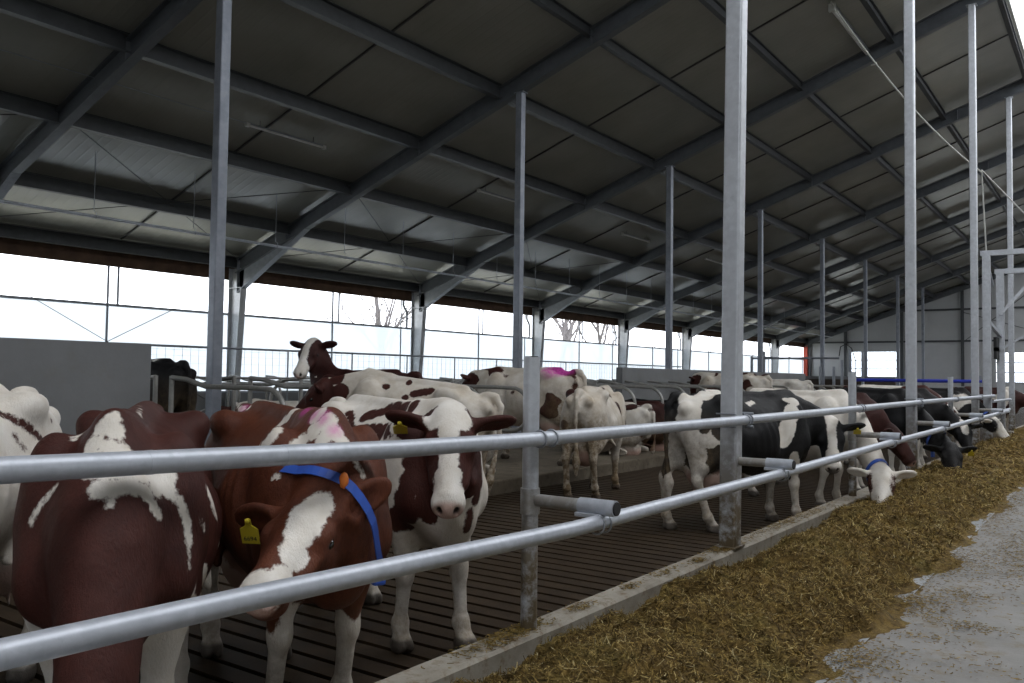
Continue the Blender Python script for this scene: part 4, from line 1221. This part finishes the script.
# coat patches as dabs on the hide: sign, x, y, z, radius in the animal's own frame (second list: head frame, third: sprayed marker)
STK = {
'A': (((1,-.225,.192,1.29,.022),(1,-.238,.202,1.28,.023),(1,-.252,.212,1.28,.023),(1,-.267,.222,1.27,.023),(1,-.283,.231,1.26,.023),(1,-.302,.24,1.25,.023),(1,-.321,.248,1.24,.023),(1,-.341,.256,1.23,.023),(1,-.362,.262,1.22,.023),(1,-.385,.269,1.2,.023),(1,-.412,.273,1.19,.024),(1,-.438,.278,1.17,.024),(1,-.462,.284,1.15,.024),(1,-.483,.289,1.13,.024),(1,-.51,.292,1.11,.024),(1,-.543,.292,1.09,.024),(1,-.573,.294,1.07,.024),(1,-.247,.245,1.2,.018),(1,-.259,.251,1.19,.018),(1,-.271,.256,1.18,.018),(1,-.284,.262,1.16,.018),(1,-.296,.269,1.15,.018),(1,-.307,.275,1.14,.018),(1,-.382,.29,1.12,.028),(1,-.441,.291,1.1,.028),(1,-.496,.295,1.08,.029),(1,-.608,.243,1.25,.02),(1,-.251,.293,.771,.018),(1,-.252,.297,.757,.018),(1,-.254,.301,.742,.018),(1,-.267,.3,.725,.018),(1,-.465,.213,.672,.019),),
 (),
 ()),
'B': (((-1,.677,.003,1.41,.03),(-1,.692,-.018,1.38,.03),(-1,.697,-.018,1.38,.036),(-1,.729,-.039,1.33,.036),(-1,.757,-.054,1.3,.035),(-1,.701,.025,1.37,.036),(-1,.75,.015,1.32,.036),(-1,.741,.056,1.31,.036),(-1,.741,.068,1.3,.033),(-1,.771,.042,1.29,.032),(-1,.792,.015,1.28,.032),(-1,.797,-.008,1.28,.032),(-1,.795,-.032,1.28,.032),(-1,.783,-.058,1.27,.032),(-1,.82,-.038,1.26,.041),(-1,.829,-.001,1.26,.041),(-1,.824,.035,1.26,.041),(-1,.802,.069,1.25,.042),(-1,.761,.102,1.25,.042),(-1,.703,.137,1.23,.043),(-1,.663,.174,1.22,.044),(-1,.876,-.011,1.21,.034),(-1,.871,.022,1.21,.034),(-1,.855,.054,1.22,.035),(-1,.832,.088,1.21,.035),(-1,.795,.122,1.19,.036),(-1,.728,.151,1.19,.037),(-1,.68,.183,1.18,.037),(-1,.879,.015,1.2,.016),(-1,.887,.019,1.19,.015),(-1,.896,.024,1.17,.015),(-1,.794,.138,1.16,.023),(-1,.792,.145,1.14,.023),(-1,.79,.152,1.12,.023),(-1,.784,.159,1.11,.023),(-1,.685,.19,1.16,.02),(-1,.676,.206,1.15,.02),(-1,.667,.221,1.14,.02),(-1,.667,.227,1.12,.02),(-1,.666,.232,1.11,.02),(-1,.664,.237,1.09,.02),(-1,.662,.242,1.07,.021),(-1,.663,.244,1.05,.021),(-1,.667,.246,1.04,.02),(-1,.671,.249,1.02,.02),(-1,.676,.251,1,.02),(-1,.684,.252,.99,.008),(-1,.687,.252,.984,.008),(-1,.69,.253,.977,.008),(-1,.693,.254,.971,.008),(-1,.695,.254,.964,.008),(-1,.698,.255,.958,.008),(-1,.7,.255,.951,.008),(-1,.702,.256,.945,.008),(-1,.704,.256,.938,.008),(-1,.706,.257,.931,.008),(-1,.707,.257,.925,.008),(-1,.708,.258,.918,.008),(-1,.708,.258,.911,.008),(1,.896,-.015,1.17,.015),(1,.906,-.011,1.16,.015),(1,.914,-.006,1.15,.015),(1,.923,-.002,1.14,.015),(1,.932,.002,1.12,.015),(1,.871,.075,1.17,.019),(1,.883,.069,1.16,.019),(1,.894,.063,1.15,.019),(1,.907,.057,1.14,.018),(1,.726,.182,1.1,.017),(1,.729,.184,1.09,.017),(1,.731,.187,1.08,.017),(1,.732,.189,1.06,.017),(1,.734,.191,1.05,.017),(-1,.531,-.133,1.35,.012),(-1,.559,-.125,1.34,.012),(-1,.544,-.12,1.35,.012),(-1,.527,-.116,1.35,.012),(-1,.709,-.149,1.2,.01),(-1,.705,-.155,1.2,.01),(-1,.701,-.16,1.19,.01),(-1,.698,-.166,1.18,.01),(-1,.695,-.171,1.18,.01),(-1,.693,-.176,1.17,.01),(-1,.691,-.181,1.16,.01),(-1,.689,-.186,1.16,.01),(-1,.691,-.189,1.15,.01),(-1,.691,-.191,1.14,.01),(-1,.692,-.194,1.14,.01),(-1,.692,-.196,1.13,.01),(-1,.692,-.199,1.12,.01),(-1,.692,-.202,1.11,.01),(-1,.691,-.204,1.11,.01),(-1,.691,-.207,1.1,.01),(-1,.69,-.21,1.09,.01),(-1,.508,.299,1.16,.013),(-1,.176,.294,1.11,.014),(-1,.175,.299,1.1,.014),(-1,.174,.304,1.09,.014),(-1,.174,.308,1.08,.014),(-1,.171,.313,1.07,.014),(-1,.173,.316,1.06,.014),(-1,.175,.32,1.04,.014),(-1,.175,.323,1.03,.014),(-1,.173,.326,1.02,.014),(-1,.171,.33,1.01,.014),(-1,.606,.282,1.07,.01),(-1,.6,.285,1.06,.011),(-1,.592,.288,1.05,.011),(-1,.583,.292,1.04,.011),(-1,.574,.295,1.03,.011),(-1,.564,.298,1.02,.011),(-1,-.096,-.004,1.43,.01),(-1,.006,.01,1.43,.01),(-1,.065,.02,1.42,.01),(-1,.105,.028,1.42,.01),(-1,.137,.035,1.41,.01),(-1,.155,.041,1.4,.01),(1,.614,.019,1.45,.02),),
 (),
 ()),
'C': (((-1,.177,-.025,1.42,.034),(-1,.177,-.048,1.4,.033),(-1,.139,-.061,1.37,.034),(-1,.137,-.084,1.34,.034),(-1,.537,-.218,1.35,.03),(-1,.544,-.236,1.33,.03),(-1,.54,-.252,1.31,.03),(-1,.527,-.265,1.28,.03),(-1,.511,-.269,1.28,.022),(-1,.455,-.269,1.27,.022),(-1,.158,-.205,1.23,.024),(-1,.607,-.056,1.42,.052),(-1,.697,-.033,1.38,.051),(-1,.744,-.022,1.34,.051),(-1,.658,-.089,1.35,.047),(-1,.738,-.068,1.32,.046),(-1,.769,-.039,1.31,.046),(-1,.787,-.006,1.3,.046),(-1,.619,-.128,1.31,.034),(-1,.614,-.148,1.29,.034),(-1,.621,-.172,1.28,.034),(1,.5,-.074,1.4,.02),(1,.499,-.086,1.38,.02),(1,.501,-.099,1.37,.02),(1,.506,-.113,1.36,.02),(1,.528,-.132,1.35,.02),(1,.558,-.153,1.33,.02),(1,.578,-.171,1.32,.019),(1,.59,-.186,1.31,.019),(1,.597,-.2,1.3,.019),(1,.601,-.213,1.29,.019),(1,.784,-.049,1.29,.025),(-1,-.847,-.042,1.4,.023),(-1,-.786,-.039,1.39,.023),(-1,-.753,-.028,1.39,.023),(-1,-.536,-.066,1.4,.022),(-1,.639,-.242,1.15,.021),(-1,.638,-.247,1.14,.021),(-1,.638,-.251,1.12,.021),(-1,.636,-.256,1.1,.021),(-1,.632,-.259,1.08,.021),(-1,.597,-.283,1.06,.011),(-1,.596,-.283,1.05,.011),(-1,.7,-.312,1.06,.01),(-1,.708,-.315,1.05,.01),(-1,.711,-.316,1.04,.01),(-1,.711,-.317,1.04,.01),(-1,.821,.013,1.27,.017),(-1,.835,.014,1.26,.017),(-1,.847,.015,1.25,.017),(-1,.858,.017,1.24,.017),(-1,.868,.019,1.22,.017),(-1,.874,.023,1.21,.016),(-1,.879,.027,1.2,.016),(-1,.882,.033,1.19,.016),(-1,.885,.038,1.18,.016),(-1,.888,.044,1.16,.016),(-1,.922,.037,1.16,.016),(-1,.935,.038,1.15,.016),(-1,.938,.044,1.14,.016),),
 ((-1,.096,.06,.018,.059),(-1,.183,.042,.028,.058),(-1,.16,.053,.024,.066),(-1,.219,.051,.015,.065),(-1,.259,.049,.005,.057),(-1,.333,.06,-.022,.056),(-1,.347,.061,-.026,.052),(-1,.443,.063,-.047,.051),(-1,.542,.07,-.054,.049),(-1,.579,.047,-.094,.049),),
 ((2,.404,-.049,1.42,.055),(2,.583,-.061,1.41,.052),(2,.666,-.045,1.4,.052),(2,.737,-.011,1.35,.051),(2,-.754,-.027,1.39,.046),)),
'D': (((1,-.063,-.141,1.32,.063),(1,.017,-.118,1.34,.062),(1,.077,-.086,1.35,.062),(1,.152,-.064,1.37,.062),(1,.254,-.056,1.38,.061),(1,.383,-.066,1.39,.059),(1,.035,-.227,1.24,.055),(1,.114,-.214,1.24,.055),(1,.19,-.2,1.25,.054),(1,.268,-.189,1.26,.054),(1,.244,-.241,1.19,.048),(1,.294,-.229,1.21,.047),(1,.47,-.282,1.25,.046),(1,.524,-.274,1.27,.045),(1,.559,-.256,1.29,.045),(1,-.268,-.169,1.33,.032),(1,-.237,-.179,1.31,.032),(1,-.195,-.195,1.29,.032),(1,-.152,-.211,1.26,.032),(1,-.113,-.225,1.24,.031),(1,.679,-.228,1.1,.066),(1,.683,-.254,1,.066),(1,.684,-.269,.946,.066),(1,.674,-.277,.891,.066),(1,.623,-.267,.802,.067),(1,.72,-.201,1.07,.066),(1,.743,-.2,1.01,.066),(1,.762,-.197,.951,.066),(1,.763,-.196,.869,.066),(1,.955,-.237,1.08,.074),(1,1.04,-.19,1.09,.073),(1,1.01,-.086,1.08,.074),(1,1.05,-.262,.895,.067),(1,1.1,-.232,.908,.066),(1,1.11,-.169,.912,.067),(1,.566,-.281,.795,.039),(1,.559,-.267,.757,.039),(1,.552,-.253,.718,.039),(1,.585,-.233,.727,.039),(1,.617,-.213,.735,.039),(1,.65,-.283,.889,.066),(1,.671,-.256,.802,.066),(1,.738,-.219,.83,.049),(1,.76,-.167,.796,.049),(1,.884,.026,.814,.033),(1,.881,.022,.778,.033),(1,.872,.022,.741,.033),(1,.896,.065,1.11,.044),(1,.902,.066,1.08,.044),(1,.909,.066,1.04,.044),(1,.907,.073,1,.044),(1,.919,.057,.97,.044),(1,.909,.055,.933,.044),(1,.895,.056,.895,.044),(1,.687,-.185,1.19,.044),(1,.658,-.231,1.16,.044),(-1,.541,-.266,1.28,.04),(-1,.657,-.287,1.31,.039),(-1,.732,-.287,1.34,.038),(-1,.744,-.251,1.36,.038),(-1,.548,-.097,1.38,.04),),
 ((-1,.058,-.075,.006,.071),(-1,.045,-.02,.026,.071),(-1,.065,.051,.02,.071),(-1,.153,-.011,.036,.053),(-1,.205,-.01,.032,.053),(-1,.253,-.008,.023,.053),(-1,.3,-.007,.013,.053),(-1,.349,-.006,.007,.052),(-1,.397,-.004,0,.052),(-1,.444,-.003,-.006,.052),(-1,.545,-.041,-.034,.067),(-1,.545,.036,-.032,.067),),
 ()),
'H': (((-1,-.773,-.097,1.33,.121),(-1,-.849,-.179,1.24,.12),(-1,-.855,-.171,1.14,.12),(-1,-.598,-.1,1.37,.102),(-1,-.44,-.065,1.41,.103),(-1,-.863,-.182,.989,.139),(-1,-.812,-.197,.79,.139),(-1,-.8,-.145,.661,.14),(-1,-.667,.064,.507,.144),(-1,-.683,-.299,.944,.099),(-1,-.587,-.305,1,.1),(1,-.561,-.258,1.22,.131),(1,-.45,-.278,1.29,.131),(1,-.479,-.275,1.17,.131),(1,-.529,-.296,1.06,.13),(1,-.726,-.275,1.07,.06),(1,-.951,-.019,1.35,.04),(1,-.959,-.03,1.32,.04),(1,-.961,-.034,1.28,.04),(1,-.952,-.022,1.25,.04),(1,-.954,-.024,1.22,.04),(1,-.961,-.034,1.18,.04),(-1,.48,-.206,1.36,.096),(-1,.421,-.281,1.21,.095),(-1,.348,-.298,1.08,.094),(-1,.321,-.29,1,.094),(-1,.295,-.281,.922,.094),(-1,.462,-.267,.728,.063),(-1,.502,-.249,.662,.063),(-1,.538,-.233,.596,.064),(1,.864,-.127,1.25,.087),(1,.874,-.159,1.12,.087),(-1,-.088,-.179,1.29,.026),(-1,-.049,-.166,1.3,.026),(-1,-.008,-.15,1.31,.026),(-1,-.848,.014,.925,.102),(-1,-.814,.068,.835,.102),(-1,-.805,.09,.748,.103),(-1,-.808,.097,.662,.103),(-1,-.931,-.044,.514,.1),(-1,-.749,-.23,.623,.09),(-1,-.696,-.211,.52,.09),(-1,-.567,-.1,.4,.091),(-1,-.839,-.182,1.19,.08),(-1,-.853,-.177,1.12,.08),(-1,-.864,-.167,1.06,.08),(-1,-.873,-.155,.999,.08),(-1,-.869,-.126,.935,.08),),
 (),
 ()),
'S': (((1,.933,.116,1.29,.099),(1,.838,.167,1.15,.098),(1,1.16,.257,1.05,.088),(1,1.07,.219,1.05,.088),(1,.98,.178,1.04,.088),(1,.309,.149,1.3,.043),(1,.077,.077,1.36,.043),(1,-.072,.199,1.27,.053),(1,-.12,.183,1.29,.053),(1,-.168,.166,1.31,.053),(1,-.216,.151,1.33,.053),(1,.016,.242,1.22,.042),(1,.388,.29,1.15,.037),(1,.352,.278,1.14,.037),(1,.317,.263,1.14,.037),),
 (),
 ()),
}
# ------------------------------------------------------------------ the herd
HN, HM, HF = CH, CH * 1.35, CH * 2.0        # polygon size near, middle, far
Z1 = .182
build_cow('cow', 'red and white cow cut off by the left edge, white back with red streaks', (-1.66, 1.54, 0), -50, 'red', (1.12, 0, 1.2), (0, 60, 0), HM, -3, 1.6, 12, strokes=STK['A'][0], hstrokes=STK['A'][1], pstrokes=STK['A'][2],
          scale=1.03, udder=1, legs=(4, -6, 8, -6), dirt=.3)
build_cow('cow', 'large red cow with head lowered below the frame and white shoulder blaze', (-.655, 1.91, 0), -36.6, 'red', (1.20, .0, .62), (-10, 68, 0), HN, 3, 1.4, 3, strokes=STK['B'][0], hstrokes=STK['B'][1], pstrokes=STK['B'][2],
          scale=.98, girth=.95, legwhite=.78, legs=(-9, -13, 6, -10), dirt=.3)
build_cow('cow', 'red cow with white face stripe and blue collar, head bent to the left', (-.72, 2.745, 0), -23, 'red_bright', (.81, -.13, 1.10), (-40.6, 22, 0), HN * .8, 3, 1.5, 8, strokes=STK['C'][0], hstrokes=STK['C'][1], pstrokes=STK['C'][2],
          scale=.97, girth=.90, legs=(-9, -11, 8, -8), tags=((-1, 'yellow', '6694'),), face='dark', collar=('blue', True, 2, .17), dirt=.6, ears=((25, -.8), -8), hblobs=((-1, .50, 0, -.06, .06, .075, .07),))
build_cow('cow', 'red and white cow facing the camera with white poll and pink nose', (-1.13, 3.90, 0), -19, 'red', (.84, -.08, 1.40), (-33, 54, 0), HN, -3, 1.8, 5, strokes=STK['D'][0], hstrokes=STK['D'][1], pstrokes=STK['D'][2],
          scale=.98, legs=(6, -6, 10, -6), tags=((-1, 'yellow'),), dirt=.65, ears=(-5, 5))
build_cow('cow', 'black and white cow side-on at the thick kerb column, head turned with yellow tags', (-.72, 8.81, 0), 62, 'blackcoat', (1.12, -.15, 1.12), (-132, 55, 0), HM * .85, 3, 1.3, 9, strokes=STK['H'][0], hstrokes=STK['H'][1], pstrokes=STK['H'][2],
          legs=(0, 6, -8, 12), tags=((-1, 'yellow'), (1, 'yellow')), dirt=.7, skin='dark')
build_cow('cow', 'white cow with blue collar feeding, face down in the hay', (-.85, 10.95, 0), -8, 'red', (1.29, -.55, .60), (-69, 40, 0), HM, -.75, 1.4, 6,
          legs=(-3, -9, 4, -8), collar=('blue', False, 5), dirt=.4, face='white', hblobs=((1, .17, -.10, -.12, .13, .05, .12), (1, .17, .10, -.12, .13, .05, .12)))
build_cow('cow', 'dark red cow behind the white feeding cow, ear beside the second kerb column', (-1.0, 12.62, 0), 3, 'darkred', (1.02, .02, .98), (0, 55, 0), HM, 1.2, 1.4, 7, scale=.96, dirt=.3, face='dark')
build_cow('cow', 'black cow with blue collar and yellow tag, head deep in the hay', (-.87, 14.85, 0), -20, 'blackcoat', (1.62, -.43, .66), (-50, 43, 0), HM, 1.3, 1.4, 13,
          tags=((1, 'yellow'),), collar=('blue', True), dirt=.2, face='dark', skin='dark')
build_cow('cow', 'black cow with a white star on its brow, behind the black feeding cow', (-.95, 16.75, 0), -2, 'blackcoat', (1.22, 0, .87), (-62, 45, 0), HF, 1.1, 1.4, 17, face='dark', hblobs=((-1, .12, 0, .0, .16, .06, .10),), dirt=.3)
build_cow('cow', 'red and white cow behind the last short fence post before the portal', (-1.3, 18.75, 0), -4, 'red', (1.10, 0, 1.05), (-5, 60, 0), HF, -.12, 2.6, 19, scale=1.03, dirt=.4)
build_cow('cow', 'black cow with white face and blue collar feeding at the foot of the portal', (-.95, 21.45, 0), -6, 'blackcoat', (1.22, .02, .80), (-12, 50, 0), HF, .35, 1.6, 23, collar=('blue', False), dirt=.3, face='white', hblobs=((1, .1, -.1, -.12, .15, .06, .14), (1, .1, .1, -.12, .15, .06, .14)))
build_cow('cow', 'dark red and white cow seen at the right edge beyond the gate portal', (-.85, 29.6, 0), -5, 'darkred', (1.20, 0, 1.15), (0, 50, 0), HF, .3, 1.7, 29)
build_cow('cow', 'cream spotted cow with a blue mark on its rump, standing half in the stalls', (-3.79, 6.85, 0), 195, 'red', (1.13, .10, 1.24), (15, 52, 0), HN, -3, 3.0, 15, strokes=STK['S'][0], hstrokes=STK['S'][1], pstrokes=STK['S'][2], cream=.3,
          tilt=8, legs=(0, 4, -4, 6), dirt=1.3, bmark=(-.60, .30, 1.20, .055), face='dark',
          blobs=())
build_cow('cow', 'dark cow behind the spotted cow, head raised with a broad white face stripe', (-5.36, 7.85, Z1), 180, 'darkred', (.98, .05, 1.83), (108, 47, 0), HM, 1.0, 1.4, 16,
          ears=(5, 5), hblobs=((-1, .45, .0, -.05, .12, .12, .12),))
build_cow('cow', 'white cow with a bright pink mark on its rump, behind the nearest fence post', (-5.25, 11.42, Z1), 180, 'red', (1.1, 0, 1.35), (0, 50, 0), HM, -.45, 3.2, 25, cream=.3,
          scale=1.06, mark=(-.55, .10, 1.40, .34, .30, .16, 2.5, .95), dirt=1.0)
build_cow('cow', 'thin white cow seen from behind in the alley, tail hanging down', (-3.2, 10.0, 0), 106, 'darkred', (1.1, 0, 1.2), (0, 55, 0), HM, -.38, 2.8, 27, cream=.45, legs=(0, 0, -3, 8), dirt=1.3, udder=.75, girth=.92)
build_cow('cow', 'cream cow with red spots standing in the stalls left of the thick kerb column', (-5.55, 20.9, Z1), 180, 'red', (.95, 0, 1.35), (0, 78, 0), HF, -.12, 3.6, 31, cream=.35, scale=1.07, dirt=.5)
build_cow('cow', 'white cow with dark tail head standing in the stalls left of the distant barrier', (-5.45, 24.3, Z1), 180, 'darkred', (1.1, 0, 1.2), (0, 50, 0), HF, -.9, 2.4, 33, scale=.98, dirt=.4)
build_cow('cow', 'black cow standing at the end of the left concrete wall', (-8.6, 6.75, Z1), 180, 'blackcoat', (1.0, 0, 1.4), (0, 45, 0), HF, .75, 1.6, 35, scale=1.08)
build_cow('cow', 'white and red cow lying in a stall, left of the nearest fence post', (-5.15, 9.07, Z1), 180, 'red', (1.1, 0, 1.35), (30, 40, 0), HF, -.2, 2.4, 41, lying=True, dirt=.5, eyes=False)
build_cow('cow', 'cream cow lying in a stall with its udder towards the alley', (-5.15, 13.75, Z1), 180, 'red', (1.1, 0, 1.35), (20, 40, 0), HF, -.3, 2.4, 43, lying=True, dirt=.8, eyes=False)
build_cow('cow', 'dark red cow lying in a stall behind the cream lying cow', (-5.2, 14.92, Z1), 180, 'darkred', (1.1, 0, 1.35), (-20, 40, 0), HF, .6, 2.0, 45, lying=True, eyes=False)
build_cow('cow', 'black cow lying in a stall behind the black and white cow\'s rump', (-5.2, 16.1, Z1), 180, 'blackcoat', (1.1, 0, 1.35), (-30, 40, 0), HF, .7, 2.0, 47, lying=True, eyes=False)
build_cow('cow', 'white and red cow lying behind the pipe loops, left of the dark cow\'s raised head', (-8.55, 9.07, Z1), 180, 'red', (1.1, 0, 1.35), (0, 40, 0), HF, -.3, 2.6, 49, lying=True, dirt=.3, eyes=False)
